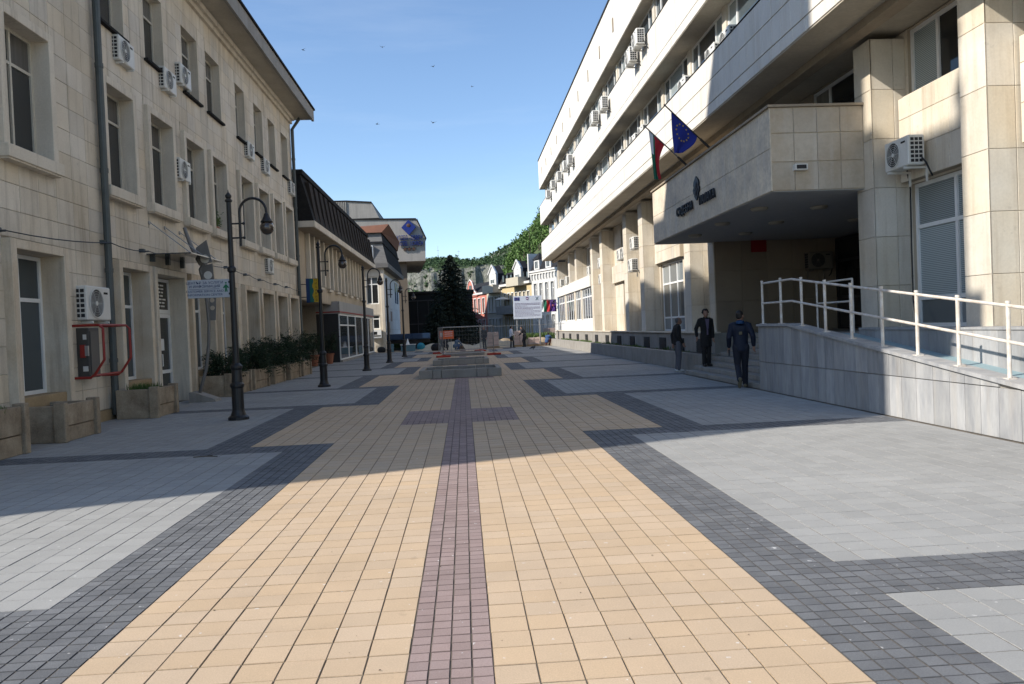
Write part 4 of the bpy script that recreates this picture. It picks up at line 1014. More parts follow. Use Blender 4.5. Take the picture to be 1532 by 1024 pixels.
# ------------------------------------------------------------------ curved steel sign pole with pierced plates
M_STL = mat('brushed_steel_plate', (0.22, 0.21, 0.20), .5, (0.15, 0.14, 0.13), (3, .6), metal=.35)
SP = thing('steel_sculpture', 'curved steel pole with pierced plates on a wedge base by the glass canopy', 'sculpture', (-6.85, 20.8, 0))
ctrl = [(-6.98, 20.85, .05), (-6.86, 20.84, .42), (-6.72, 20.82, .85), (-6.62, 20.8, 1.5), (-6.59, 20.8, 2.0), (-6.62, 20.8, 2.6), (-6.68, 20.8, 3.1), (-6.72, 20.8, 3.3)]
MB().tube(ctrl, .042, 10).build('pole', M_STL, SP, smooth=True)
MB().tube([(-6.72, 20.8, 3.3), (-6.74, 20.8, 3.42), (-6.63, 20.8, 3.60)], .05, 10).build('elbow', M_STL, SP)
MB().tube([(-6.72, 20.8, 3.56), (-6.84, 20.8, 3.78), (-6.98, 20.8, 4.12), (-7.10, 20.8, 4.52)], [.06, .055, .05, .045], 10).build('upper_pole', M_STL, SP)
MB().prism([(-7.12, .0), (-6.45, 0), (-6.47, .06), (-7.0, .26), (-7.12, .26)], 1, 20.6, 21.1).build('wedge_base', M_GRC, SP)
def plate_hole(name, poly, holes_, y, t, m, disc_m):
    b = bmesh.new()
    # outline and holes triangulated together
    loops = []
    for L_ in [poly] + [[(cx + r * math.cos(-2 * PI * i / 20), cz + r * math.sin(-2 * PI * i / 20)) for i in range(20)] for cx, cz, r in holes_]:
        vs = [b.verts.new((p[0], y, p[1])) for p in L_]
        for i in range(len(vs)): loops.append(b.edges.new((vs[i], vs[(i + 1) % len(vs)])))
    bmesh.ops.triangle_fill(b, edges=loops, use_beauty=True)
    ex = bmesh.ops.extrude_face_region(b, geom=list(b.faces)); bmesh.ops.translate(b, verts=[v for v in ex['geom'] if isinstance(v, bmesh.types.BMVert)], vec=(0, t, 0))
    bmesh.ops.recalc_face_normals(b, faces=b.faces)
    me = bpy.data.meshes.new(name); b.to_mesh(me); b.free(); me.materials.append(m); return me
o = link('plate', plate_hole('plate', [(-6.82, 3.98), (-6.54, 4.18), (-6.42, 3.60), (-6.74, 3.52)], [(-6.60, 3.69, .115)], 20.74, .02, M_STL, M_GSK), SP)
o = link('plate', plate_hole('plate', [(-6.74, 3.50), (-6.42, 3.57), (-6.39, 3.03), (-6.67, 3.03)], [(-6.545, 3.27, .105)], 20.76, .02, M_STL, M_GSK), SP)
o = link('plate', plate_hole('plate', [(-6.57, 2.80), (-6.37, 2.80), (-6.41, 2.10), (-6.55, 2.10)], [(-6.48, 2.62, .06), (-6.48, 2.42, .06)], 20.78, .02, M_STL, M_GSK), SP)
for cx, cz, r in ((-6.60, 3.69, .113), (-6.545, 3.27, .103)):
    MB().tube([(cx, 20.752, cz), (cx, 20.757, cz)], r, 20).build('disc', M_ACW, SP)

# ------------------------------------------------------------------ red tube frame, meter box, cable on the left wall
EB = thing('meter_box', 'dark grey electric box inside a red tube guard frame on the left wall', 'electric box', (-7.5, 16.4, .9))
MB().bbox(-7.55, -7.3, 15.75, 16.2, .95, 1.93, .015).build('box', mat('box_grey', (0.07, 0.065, 0.06), .5), EB)
MB().box(-7.298, -7.285, 15.80, 16.15, 1.02, 1.86).build('door', mat('box_door', (0.10, 0.095, 0.09), .5), EB)
MB().box(-7.40, -7.34, 15.73, 15.75, 1.7, 1.8).box(-7.42, -7.33, 15.73, 15.75, 1.08, 1.18).build('label_plate', M_ACW, EB)
MB().box(-7.45, -7.36, 15.70, 15.75, 1.35, 1.6).build('red_socket', M_RED, EB)
MB().box(-7.36, -7.30, 15.70, 15.75, 1.38, 1.58).build('grey_socket', M_GAL, EB)
for yy, nm in ((15.55, 'near'), (16.75, 'far')):
    MB().tube([(-7.56, yy, 1.97), (-7.0, yy, 1.97), (-6.93, yy, 1.90), (-6.93, yy, 1.30), (-7.12, yy, 1.02), (-7.2, yy, .96), (-7.56, yy, .96)], .026, 8).build('guard_loop', M_RED, EB)
MB().tube([(-7.0, 15.55, 1.97), (-7.0, 16.75, 1.97)], .024, 8).tube([(-7.14, 15.55, 1.0), (-7.14, 16.75, 1.0)], .024, 8).build('guard_bar', M_RED, EB)
cb = MB(); prev = None
anch = [(10.0, 3.52), (13.2, 3.50), (17.0, 3.72), (19.0, 3.74), (22.0, 3.80), (25.5, 3.86), (27.7, 3.78), (29.6, 3.72), (32.0, 3.70), (34.0, 3.69), (36.2, 3.67)]
for (a, za), (b_, zb) in zip(anch, anch[1:]):
    cb.tube([(-7.33, a + (b_ - a) * t, za + (zb - za) * t - .22 * t * (1 - t)) for t in (0, .2, .4, .6, .8, 1)], .011, 5)
WC = thing('wall_cable', 'thin black cable on small brackets, sagging along the left wall above the ground floor', 'cable', (-7.33, 10, 3.5))
cb.build('cable', M_BLK, WC)
for a, za in anch[1:-1]:
    if a != 22.0: MB().bbox(-7.58, -7.42, a - .06, a + .06, za - .02, za + .06, .01).tube([(-7.42, a, za), (-7.33, a, za)], .02, 6).build('bracket', M_ZNC, WC)
# flower box with plants on a middle-floor sill
fb = thing('flower_box', 'small green potted plant on a middle-floor window sill behind the nearest lamp', 'plant', (-7.62, 25.0, 5.0))
MB().bbox(-7.72, -7.54, 24.75, 25.3, 4.985, 5.13, .01).build('pot', M_TER, fb)
k = MB(); q = random.Random(3)
for _ in range(320):
    p = Vector((-7.6 + q.gauss(0, .07), 25.02 + q.gauss(0, .16), 5.18 + abs(q.gauss(0, .15)))); d = Vector((q.gauss(0, 1), q.gauss(0, 1), q.gauss(0, 1))).normalized(); s_ = d.orthogonal().normalized()
    k.add([p, p + d * .05 + s_ * .02, p + d * .09, p + d * .05 - s_ * .02], [(0, 1, 2, 3)])
k.build('leaves', M_GRS, fb, fix=False)

# ------------------------------------------------------------------ flags over the canopy
M_FW = mat('flag_white', (0.62, 0.64, 0.66), .8); M_FG = mat('flag_green', (0.01, 0.12, 0.07), .8); M_FR = mat('flag_red', (0.42, 0.02, 0.03), .8); M_FB = mat('flag_blue', (0.012, 0.022, 0.20), .8); M_FY = mat('flag_star', (0.42, 0.30, 0.05), .7); M_FP = mat('flag_purple', (0.06, 0.02, 0.16), .8)
def drape(poleA, poleB, tip, nu, nv, yamp, curve, n1, label, mats, stripes, y):
    """cloth hanging from a slanting pole: rows run from the pole down to the tip"""
    k = MB(); vs = []
    for j in range(nv + 1):
        v = j / nv
        for i in range(nu + 1):
            u = i / nu
            a = Vector(poleA) * (1 - u) + Vector(poleB) * u
            t = Vector(tip) + Vector(((u - .35) * .20, 0, 0))
            p = a * (1 - v) + t * v
            p.x += curve * math.sin(PI * v) * (u - .1) * -1.0
            p.y += yamp * math.sin(u * 9 + v * 3) * (0.35 + v) * .5
            p.z += 0.0
            vs.append(p)
    for j in range(nv):
        for i in range(nu):
            mi = stripes((i + .5) / nu, (j + .5) / nv)
            k.v = k.v
            k.add([vs[j * (nu + 1) + i], vs[j * (nu + 1) + i + 1], vs[(j + 1) * (nu + 1) + i + 1], vs[(j + 1) * (nu + 1) + i]], [(0, 1, 2, 3)], mi)
    return k
def flag(label, base, tip, t0, t1, bottom, mats, stripes, stars, nm):
    r = thing('flag', label, 'flag', base)
    B_, T_ = Vector(base), Vector(tip)
    MB().tube([B_, B_ + (T_ - B_) * .24], .032, 8).build('pole_socket', M_BLK, r)
    MB().tube([B_ + (T_ - B_) * .24, T_], .018, 8).build('pole', mat('flag_pole_grey', (0.12, 0.12, 0.12), .5) if nm == 'bg' else M_BLK, r)
    A_ = T_ + (B_ - T_) * t0; C_ = T_ + (B_ - T_) * t1
    k = drape(A_, C_, bottom, 24, 24, .05, .12 if nm == 'bg' else -.10, 0, label, mats, stripes, base[1])
    me = k.mesh('cloth', mats, smooth=True, fix=False)
    b = bmesh.new(); b.from_mesh(me); bmesh.ops.remove_doubles(b, verts=b.verts, dist=1e-5); b.to_mesh(me); b.free()
    link('cloth', me, r)
    for (u, v) in stars:
        a = A_ * (1 - u) + C_ * u; t = Vector(bottom) + Vector(((u - .35) * .20, 0, 0)); p = a * (1 - v) + t * v
        p.x += .10 * math.sin(PI * v) * (u - .1); p.y += .05 * math.sin(u * 9 + v * 3) * (0.35 + v) * .5
        poly = [((.028 if i % 2 == 0 else .012) * math.sin(i * PI / 5), (.028 if i % 2 == 0 else .012) * math.cos(i * PI / 5)) for i in range(10)]
        MB().prism(poly, 1, -.012, .012).build('star', M_FY, r, p)
flag('white, green and red flag on a slanting pole on the canopy', (6.38, 21.42, 5.84), (5.18, 21.42, 7.0), .10, .46, (5.48, 21.42, 5.52), [M_FW, M_FG, M_FR],
     lambda u, v: 0 if (u < .30 and v < .45) else (1 if u < .62 - .25 * (1 - v) else 2), [], 'bg')
flag('dark blue flag with yellow stars on a slanting black pole on the canopy', (6.38, 19.38, 5.84), (5.21, 19.38, 7.0), .15, .70, (5.50, 19.38, 5.78), [M_FB],
     lambda u, v: 0, [(.45 + .26 * math.cos(i * PI / 6), .36 + .24 * math.sin(i * PI / 6)) for i in range(12)], 'eu')

# ------------------------------------------------------------------ low concrete flower-bed kerbs in the middle of the street
def kerb_ring(label, x0, x1, y0, y1, h):
    r = thing('concrete_planter', label, 'planter', ((x0 + x1) / 2, y0, 0), 0, 'concrete bed kerbs down the middle of the street')
    t = .16
    xs = [x0, x0 + .46, x0 + .74, x0 + 1.92, x0 + 2.28, x1]
    for a, b in zip(xs, xs[1:]):
        out = .05 if (b - a) < .4 else 0
        MB().bbox(a + .004, b - .004, y0 - out, y0 + t, 0, h - (0 if out else .01), .012).build('kerb_block', M_GRC, r)
        MB().bbox(a + .004, b - .004, y1 - t, y1 + out, 0, h - (0 if out else .01), .012).build('kerb_block', M_GRC, r)
    n = max(2, int((y1 - y0 - 2 * t) / .9))
    for i in range(n):
        ya, yb = y0 + t + (y1 - y0 - 2 * t) * i / n, y0 + t + (y1 - y0 - 2 * t) * (i + 1) / n
        MB().bbox(x0, x0 + t, ya + .004, yb - .004, 0, h - .01, .012).build('kerb_block', M_GRC, r)
        MB().bbox(x1 - t, x1, ya + .004, yb - .004, 0, h - .01, .012).build('kerb_block', M_GRC, r)
    MB().box(x0 + t, x1 - t, y0 + t, y1 - t, 0.003, h - .16).build('soil', M_SOIL, r)
kerb_ring('nearest low concrete bed kerb in the middle of the street', -1.55, 1.2, 26.1, 28.6, .29)
kerb_ring('second low concrete bed kerb, behind the nearest one', -1.47, 1.08, 35.6, 38.2, .25)
kerb_ring('third low concrete bed kerb, fenced round with mesh panels', -1.35, 1.2, 47.6, 50.2, .2)
# ------------------------------------------------------------------ shop building with black mansard (left, beyond the office building)
SB = thing('shop_building', 'shop building with black mansard roof, narrow stone fins and glazed ground-floor front', 'building', (-7.5, 37, 0))
FS = Face(-7.5, 0.0, PI / 2, SB)
SY0, SY1 = 36.6, 61.5
wy = [38.9 + 2.72 * i for i in range(8)]
sh_ = [(a, a + .95, 4.12, 6.45) for a in wy]
M_FIN = mat('warm_fin_stone', (0.50, 0.42, 0.31), .8, (0.38, 0.30, 0.21), (.9, .8), var=.07, fine=(20, .06), streak=.3)
FS.wall('wall', M_FIN, SY0, SY1, 3.35, 6.62, sh_, .4)
for a in wy:
    window(FS, a, a + .95, 4.12, 6.45, .32, (), (.72,), .06, M_WOD, [M_GCU, M_GDK], parent=SB)
    FS.put('sill', MB().bbox(-.06, 1.01, -.16, .3, -.12, 0, .008), M_LIMT, u=a, z=4.12)
    for q in (-.30, 1.0): FS.put('fin', MB().bbox(q, q + .28, -.20, -.005, 0, 2.45, .008), M_LIMT, u=a, z=4.15)
FS.put('core_wall', MB().box(SY0, SY1, .42, 12, 3.35, 9.0).box(SY0, 45.4, 1.7, 12, 0, 3.35).box(45.4, SY1, .9, 12, 0, 3.35), M_LIMW)
FS.put('ceiling', MB().box(SY0, 45.5, .01, 1.7, 3.30, 3.345), M_CON2)
FS.put('eave_slab', MB().box(SY0 - .1, SY1, -.88, .42, 6.58, 6.86), M_LIMT)
FS.put('eave_soffit', MB().box(SY0 - .05, SY1 - .05, -.83, .4, 6.555, 6.577), M_CON2)
rf = MB().add([(SY0 - .05, -.84, 6.865), (SY1 - .1, -.84, 6.865), (SY1 - .1, -.30, 9.0), (SY0 - .05, -.30, 9.0), (SY0 - .05, 12, 6.865), (SY1 - .1, 12, 6.865), (SY1 - .1, 12, 9.0), (SY0 - .05, 12, 9.0)],
              [(0, 1, 2, 3), (1, 5, 6, 2), (4, 0, 3, 7), (3, 2, 6, 7), (5, 4, 7, 6)])
FS.put('mansard_roof', rf, M_BLT)
FS.put('roof_edge', MB().box(SY0 - .1, SY1, -.42, 0.2, 9.0, 9.22), M_BLT)
y = SY0 + .6
while y < SY1 - 1:
    FS.put('dormer', MB().add([(y, -.83, 6.9), (y + .75, -.83, 6.9), (y + .75, -.56, 8.75), (y, -.56, 8.75), (y, -.3, 6.9), (y + .75, -.3, 6.9), (y + .75, -.25, 8.75), (y, -.25, 8.75)],
           [(0, 1, 2, 3), (1, 5, 6, 2), (4, 0, 3, 7), (3, 2, 6, 7)]), mat('dormer_brown', (0.040, 0.031, 0.025), .85, spec=.15), None)
    y += 1.36
ac('air conditioner on the black mansard roof', (-8.25 + .0, 52.6, 7.05), PI / 2, None).location = (-8.0, 52.6, 7.05)
# glazed ground-floor front
M_SHB = mat('shop_fascia_panel', (0.34, 0.33, 0.32), .6, var=.05)
for i in range(12):
    MB().bbox(-7.12, -7.06, 45.5 + i * 1.42, 45.5 + i * 1.42 + 1.40, 2.8, 3.5, .006).build('fascia_panel', M_SHB, SB)
MB().box(-8.5, -7.14, 45.42, 45.5, 2.8, 3.5).box(-8.5, -7.13, 45.5, 62.5, 3.4, 3.48).build('fascia_side', M_SHB, SB)
MB().box(-7.055, -7.045, 45.5, 62.5, 2.86, 2.93).box(-8.5, -7.045, 45.405, 45.418, 2.86, 2.93).build('red_stripe', M_RED, SB)
MB().box(-8.5, -7.15, 45.46, 45.5, .0, 2.8).build('dark_side_panel', M_ACD, SB)
FS2 = Face(-7.1, 0.0, PI / 2, SB)
for i in range(5):
    a, b = 45.55 + i * 3.39, 45.55 + (i + 1) * 3.39 - .05
    window(FS2, a, b, .12, 2.78, 0.0, (), (.76,) if i < 2 else (), .08, M_PVC, [M_GDK, M_GSK] if i < 2 else [M_GCU], name='shop_window', parent=SB)
MB().box(-7.3, -7.0, 45.5, 62.5, 0, .115).build('plinth', M_GRC, SB)
MB().box(-9.2, -9.18, 36.6, 45.4, 0, 3.3).build('entrance_back', M_ENT, SB)
# pizzeria sign
ps = thing('pizzeria_sign', 'vertical blue, green and yellow projecting sign with dark red letters', 'sign', (-7.0, 37.2, 3.14))
M_SB = mat('sign_blue', (0.015, 0.05, 0.16), .5); M_SG = mat('sign_green', (0.01, 0.14, 0.12), .5); M_SY = mat('sign_yellow', (0.55, 0.38, 0.02), .5); M_SR = mat('sign_dark_red', (0.14, 0.012, 0.01), .5)
MB().bbox(-7.26, -6.66, 37.1, 37.25, 3.14, 4.26, .01).build('sign_box', M_SB, ps)
wv = [(-7.08, 3.15), (-7.08, 4.25)] + [(-6.94 + .035 * math.sin(i * 1.1), 4.25 - 1.1 * i / 14) for i in range(15)]
MB().prism(wv, 1, 37.085, 37.098).build('green_panel', M_SG, ps)
wv = [(-6.67, 3.15), (-6.67, 4.25)] + [(-6.93 + .035 * math.sin(i * 1.1), 4.25 - 1.1 * i / 14) for i in range(15)]
MB().prism(wv, 1, 37.08, 37.097).build('yellow_panel', M_SY, ps)
for i, ch in enumerate('\u041f\u0418\u0426\u0410\u0420\u0418\u042f'): face_text(ch, .155, (-6.79, 37.077, 4.17 - i * .155), M_SR, 0, ps, .002, 'letter')
MB().tube([(-7.5, 37.18, 4.0), (-7.26, 37.18, 4.0)], .02, 6).tube([(-7.5, 37.18, 3.4), (-7.26, 37.18, 3.4)], .02, 6).build('bracket', M_BLK, ps)

# ------------------------------------------------------------------ third left building: boarded facade, slate mansard
TB = thing('boarded_building', 'corner building with white boarded street side, lit windows and a dark slate mansard roof', 'building', (-7, 66, 0))
FT = Face(0, 66.0, 0.0, TB)            # camera-facing wall, u = X
tw = [(-8.0, -6.95, 4.0, 6.3), (-8.0, -6.95, 1.9, 3.1)]
FT.wall('wall', M_TRV, -14, -6.6, 0, 7.0, tw, .35)
for a, b, c, d in tw: window(FT, a, b, c, d, .12, (.45,), (.72,), .09, M_PVC, [M_GSK, M_GDK, M_GLT], parent=TB)
FT.put('corner_pier', MB().bbox(-6.75, -6.48, -.14, .2, 0, 7.0, .02), M_TRV)
FT.put('awning_sign', MB().box(-7.9, -6.85, -.35, -.02, 1.15, 1.85).box(-7.85, -6.9, -.36, -.35, 1.3, 1.4, 1).box(-7.6, -7.2, -.36, -.35, 1.45, 1.7, 1), [M_PVC, M_BLK])
FT.put('core_wall', MB().box(-14, -6.62, .37, 16, 0, 7.0), M_LIMW)
y = 66.25
M_BRD = mat('white_hoarding', (0.60, 0.62, 0.64), .7, (0.50, 0.53, 0.56), (.8, .7), var=.06)
for i in range(9):
    for j in range(6):
        MB().box(-6.61, -6.56, 66.3 + i * 1.75, 66.3 + i * 1.75 + 1.73, .9 + j * .95, .9 + j * .95 + .935).build('hoarding_board', M_BRD, TB)
for i, (z, q) in enumerate(((2.6, .5), (2.6, 2.2), (1.6, .9))):
    MB().box(-6.555, -6.545, 67.2 + q * 2, 68.6 + q * 2, z, z + .9).build('poster', mat('poster_print', (0.16, 0.14, 0.14), .6, (0.4, 0.3, 0.25), (4, .8)), TB)
for yy in (77, 79.2):
    MB().box(-6.56, -6.52, yy, yy + 1, 4.4, 6.4).build('window', mat('blue_glazing', (0.06, 0.12, 0.22), .15, coat=.5), TB)
MB().box(-6.61, -6.3, 66.2, 82, 0.0, .86).build('shopfront_base', M_ACD, TB)
M_SLT = mat('grey_slate', (0.12, 0.115, 0.11), .8, (0.19, 0.185, 0.175), (1.5, .7), var=.1, stretch=(1, 1, 6))
M_SLD = mat('dark_slate', (0.020, 0.021, 0.024), .9, (0.035, 0.035, 0.038), (1.5, .7), spec=.12)
M_RST = mat('rusty_tiles', (0.20, 0.085, 0.05), .85, (0.12, 0.06, 0.04), (2, .8))
def frustum(name, x0, x1, y0, y1, z0, X0, X1, Y0, Y1, z1, mats):
    k = MB(); v = [(x0, y0, z0), (x1, y0, z0), (x1, y1, z0), (x0, y1, z0), (X0, Y0, z1), (X1, Y0, z1), (X1, Y1, z1), (X0, Y1, z1)]
    k.add(v, [(0, 1, 5, 4)], 0); k.add(v, [(1, 2, 6, 5), (2, 3, 7, 6), (3, 0, 4, 7)], 1); k.add(v, [(4, 5, 6, 7), (0, 3, 2, 1)], 2)
    return k.build(name, mats, TB, fix=False)
MB().box(-14, -6.05, 65.6, 82.4, 7.0, 7.38).build('cornice', M_SLT, TB)
frustum('lower_mansard', -14, -6.1, 65.7, 82.3, 7.38, -14, -6.5, 66.1, 82, 9.05, [M_SLT, M_SLD, M_RST])
MB().box(-14, -6.42, 65.95, 82.1, 9.05, 9.2).build('ledge', M_SLD, TB)
frustum('upper_mansard', -14, -6.48, 66.05, 82.0, 9.2, -14, -6.6, 66.3, 81.9, 9.95, [M_SLT, M_SLD, M_RST])
MB().add([(-14, 66.0, 9.95), (-6.5, 66.0, 9.95), (-6.5, 82, 9.95), (-14, 82, 9.95), (-14, 69.5, 10.75), (-5.95, 66.6, 10.7), (-6.2, 81, 10.8), (-14, 80, 10.9)], [(0, 1, 5, 4), (1, 2, 6, 5), (2, 3, 7, 6), (4, 5, 6, 7), (3, 0, 4, 7)]).build('roof', M_RST, TB)
MB().box(-7.75, -7.25, 65.75, 66.2, 7.55, 8.85).build('window', M_PVC, TB)
MB().box(-7.7, -7.3, 65.74, 65.75, 7.6, 8.8).build('pane', M_GSK, TB)

# ------------------------------------------------------------------ hotel with overhanging concrete head
HB = thing('hotel', 'tall grey concrete hotel with overhanging head carrying blue letters and diamond', 'building', (-8, 90, 0))
def hz(z): return 1.6 + (z - 1.6) * 90 / 85
def hx(x): return x * 90 / 85
M_HOT = mat('weathered_board_concrete', (0.33, 0.31, 0.28), .9, (0.24, 0.225, 0.205), (.35, .8), fine=(3, .06), streak=.35, streak_col=(0.14, 0.13, 0.12), stretch=(6, 6, .5))
hp = [(-22, hz(9.2)), (hx(-3.8), hz(9.15)), (hx(-3.72), hz(11.5)), (hx(-4.63), hz(13.6)), (-22, hz(13.95))]
def sheared(poly, y0, y1, dx):
    n = len(poly); vs = [(a, y0, b) for a, b in poly] + [(a + dx, y1, b) for a, b in poly]
    return MB().add(vs, [tuple(range(n))[::-1], tuple(range(n, 2 * n))] + [(i, (i + 1) % n, n + (i + 1) % n, n + i) for i in range(n)])
sheared(hp, 90, 108, -1.6).build('upper_block', M_HOT, HB)
MB().prism([(-22, hz(13.97)), (hx(-8.6), hz(13.97)), (hx(-9.35), hz(15.6)), (hx(-11.96), hz(15.8)), (-22, hz(15.9))], 1, 90.4, 106).build('penthouse', M_HOT, HB)
nb = 12
for i in range(6): MB().box(hx(-13.1) + i * .2, hx(-13.1) + i * .2 + .1, 90.28, 90.4, hz(14.2), hz(15.75)).build('rib', M_GRC, HB)
sheared([(-22, hz(13.95)), (hx(-4.63), hz(13.6)), (hx(-4.63), hz(13.6) + .16), (-22, hz(13.95) + .16)], 89.9, 108.1, -1.6).build('roof_edge', M_BLT, HB)
sheared([(hx(-4.63), hz(13.6)), (hx(-4.63) + .12, hz(13.6) + .12), (hx(-3.72) + .14, hz(11.5) + .06), (hx(-3.72), hz(11.5))], 89.9, 108.1, -1.6).build('roof_edge', M_BLT, HB)
MB().prism([(-22, hz(15.9)), (hx(-11.96), hz(15.8)), (hx(-9.35), hz(15.6)), (hx(-9.35), hz(15.6) + .14), (hx(-11.96), hz(15.8) + .14), (-22, hz(15.9) + .14)], 1, 90.3, 106.1).build('roof_edge', M_BLT, HB)
sheared([(-22, 0), (hx(-5.9), 0), (hx(-5.9), hz(9.2)), (-22, hz(9.2))], 91, 107, -1.6).build('tower', mat('hotel_tower', (0.15, 0.12, 0.09), .85, (0.11, .09, .07), (.6, .7)), HB)
M_HBL = mat('hotel_blue', (0.008, 0.022, 0.16), .45); M_HBR = mat('rust_star', (0.07, 0.03, 0.018), .6)
dm = [(hx(-5.45), hz(11.92)), (hx(-4.68), hz(12.75)), (hx(-5.43), hz(13.56)), (hx(-6.22), hz(12.75))]
MB().prism(dm, 1, 89.6, 89.98).build('diamond_emblem', M_HBL, HB)
MB().ell((hx(-5.44), 89.6, hz(12.95)), (.24, .06, .22), 12, 8).build('emblem_centre', M_HBR, HB)
for t, z, a, b in (('\u0425\u041e\u0422\u0415\u041b', 11.62, -6.78, -5.62), ('\u041b\u041e\u0412\u0415\u0427', 11.62, -5.28, -4.08), ('HOTEL', 11.02, -6.70, -5.62), ('LOVECH', 11.02, -5.30, -4.0)):
    face_text(t, .72, (hx((a + b) / 2), 89.75, hz(z)), M_HBL, 0, HB, .12, fitw=hx(b) - hx(a))
for x in (-5.95, -5.48, -5.0):
    MB().prism([(hx(x) + (.26 if i % 2 == 0 else .11) * math.sin(i * PI / 5), hz(10.48) + (.26 if i % 2 == 0 else .11) * math.cos(i * PI / 5)) for i in range(10)], 1, 89.8, 89.98).build('star', M_HBR, HB)

# ------------------------------------------------------------------ dark glazed pavilion behind the spruce
GB = thing('glass_pavilion', 'low dark glass building across the end of the street behind the spruce', 'building', (-5, 95, 0))
M_DGL = mat('black_glazing', (0.007, 0.008, 0.009), .5, spec=.15)
MB().box(-9.5, -1.6, 95.02, 131, 0, 6.08).box(-1.59, 1.2, 95, 103, 0, 6.1).build('glass_volume', M_DGL, GB)  # rear depth lengthened out of view so its shade reaches the town houses
for i in range(9): MB().box(-9.4 + i * 1.3, -9.32 + i * 1.3, 94.9, 95, 0, 5.2).build('mullion', M_ACD, GB)
for z in (2.4, 5.2): MB().box(-9.5, 1.2, 94.88, 94.99, z, z + .12).build('transom', M_ACD, GB)
MB().box(-9.7, 1.4, 94.6, 103.2, 6.1, 6.35).box(-9.7, -1.4, 103.2, 131.2, 6.1, 6.34).build('roof', M_BLT, GB)

# ------------------------------------------------------------------ spruces
def spruce(label, c, H, R0, seed, n=300):
    q = random.Random(seed); r = thing('spruce_tree', label, 'spruce', c)
    MB().tube([(c[0], c[1], 0), (c[0] + .03, c[1], H * .5), (c[0], c[1], H)], [.2, .12, .015], 8).build('trunk', M_BRK, r)
    k = MB()
    for i in range(n):
        t = (i + q.random()) / n; z = .5 + (H - .55) * t ** .92; L = R0 * (1 - t) ** .64 * q.uniform(.66, 1.18) * min(1.0, (1 - t) * 9 + .12) + .05
        a = i * 2.399 + q.uniform(-.3, .3)
        dx, dy = math.cos(a), math.sin(a)
        m = int(34 * (L / R0) + 8)
        for j in range(m):
            s_ = (j + q.random()) / m; rad = L * s_
            p = Vector((c[0] + dx * rad, c[1] + dy * rad, z - .30 * rad + .10 * rad * s_ * s_))
            w = (.32 * (1 - s_) + .08) * L * .6
            p += Vector((-dy, dx, 0)) * q.uniform(-w, w) + Vector((0, 0, q.uniform(-.10, .03)))
            d = Vector((dx + q.gauss(0, .5), dy + q.gauss(0, .5), q.uniform(-.9, .1))).normalized(); o = d.cross(Vector((q.gauss(0, 1), q.gauss(0, 1), 1))).normalized()
            l = q.uniform(.14, .30); ww = q.uniform(.03, .07)
            k.add([p - o * ww, p + o * ww, p + d * l + o * ww * .4, p + d * l - o * ww * .4], [(0, 1, 2, 3)])
    k.build('crown', M_SPR, r, fix=False)
spruce('tall dark blue-green spruce standing at the end of the street', (-1.0, 72, 0), 8.5, 2.75, 21, 460)
spruce('lower dark spruce close in front of the tall one, to its left', (-2.3, 69.5, 0), 4.1, 1.6, 22, 200)
spruce('short spruce close to the right foot of the tall one', (.45, 73.5, 0), 3.6, 1.4, 23, 160)

# ------------------------------------------------------------------ old town houses on the right beyond the court house
P0 = Vector((11.4, 94.0, 0)); DV = Vector((-.385, .923, 0)).normalized()
ROT = math.atan2(DV.y, DV.x) - PI          # local x runs from the far end back towards the camera side
def town(name, label, s0, s1):
    r = thing(name, label, 'house', P0 + DV * s0)
    o = P0 + DV * s1
    f = Face(o.x, o.y, math.atan2(-DV.y, -DV.x), r)   # u = 0 at far end; -d = towards the street
    return r, f, s1 - s0
M_PW = mat('white_stucco', (0.56, 0.56, 0.54), .8, (0.46, 0.46, 0.45), (.8, .6)); M_PYE = mat('yellow_stucco', (0.52, 0.42, 0.24), .8, (0.44, 0.35, 0.2), (.8, .6)); M_PCR = mat('cream_stucco', (0.48, 0.44, 0.35), .8, (0.40, 0.36, 0.29), (.8, .6))
M_PRD = mat('coral_stucco', (0.52, 0.19, 0.145), .8, (0.45, 0.16, 0.125), (.8, .6)); M_TRM = mat('white_trim', (0.62, 0.61, 0.58), .7)
def facade(f, L, H, rows, n, wallm, wfrac=.5, arched=False, margin=.35, trim=True, root=None):
    hs_ = []
    for (za, zb) in rows:
        st = (L - 2 * margin) / n
        for i in range(n):
            c = margin + st * (i + .5); hs_.append((c - st * wfrac / 2, c + st * wfrac / 2, za, zb))
    f.wall('wall', wallm, 0, L, 0, H, hs_, .3)
    f.put('core_wall', MB().box(0, L, .32, 9, 0, H), M_LIMW)
    for (a, b, c, d) in hs_:
        window(f, a, b, c, d, .2, (.5,), (.68,), .08, M_PVC, [M_GDK, M_GSK, M_GDK, M_GCU], parent=f.root)
        if trim: f.put('window_trim', MB().box(a - .12, a, -.06, -.003, c - .1, d + .12).box(b, b + .12, -.06, -.003, c - .1, d + .12).box(a, b, -.06, -.003, d, d + .12).box(a - .15, b + .15, -.14, -.003, c - .14, c), M_TRM)
    return hs_
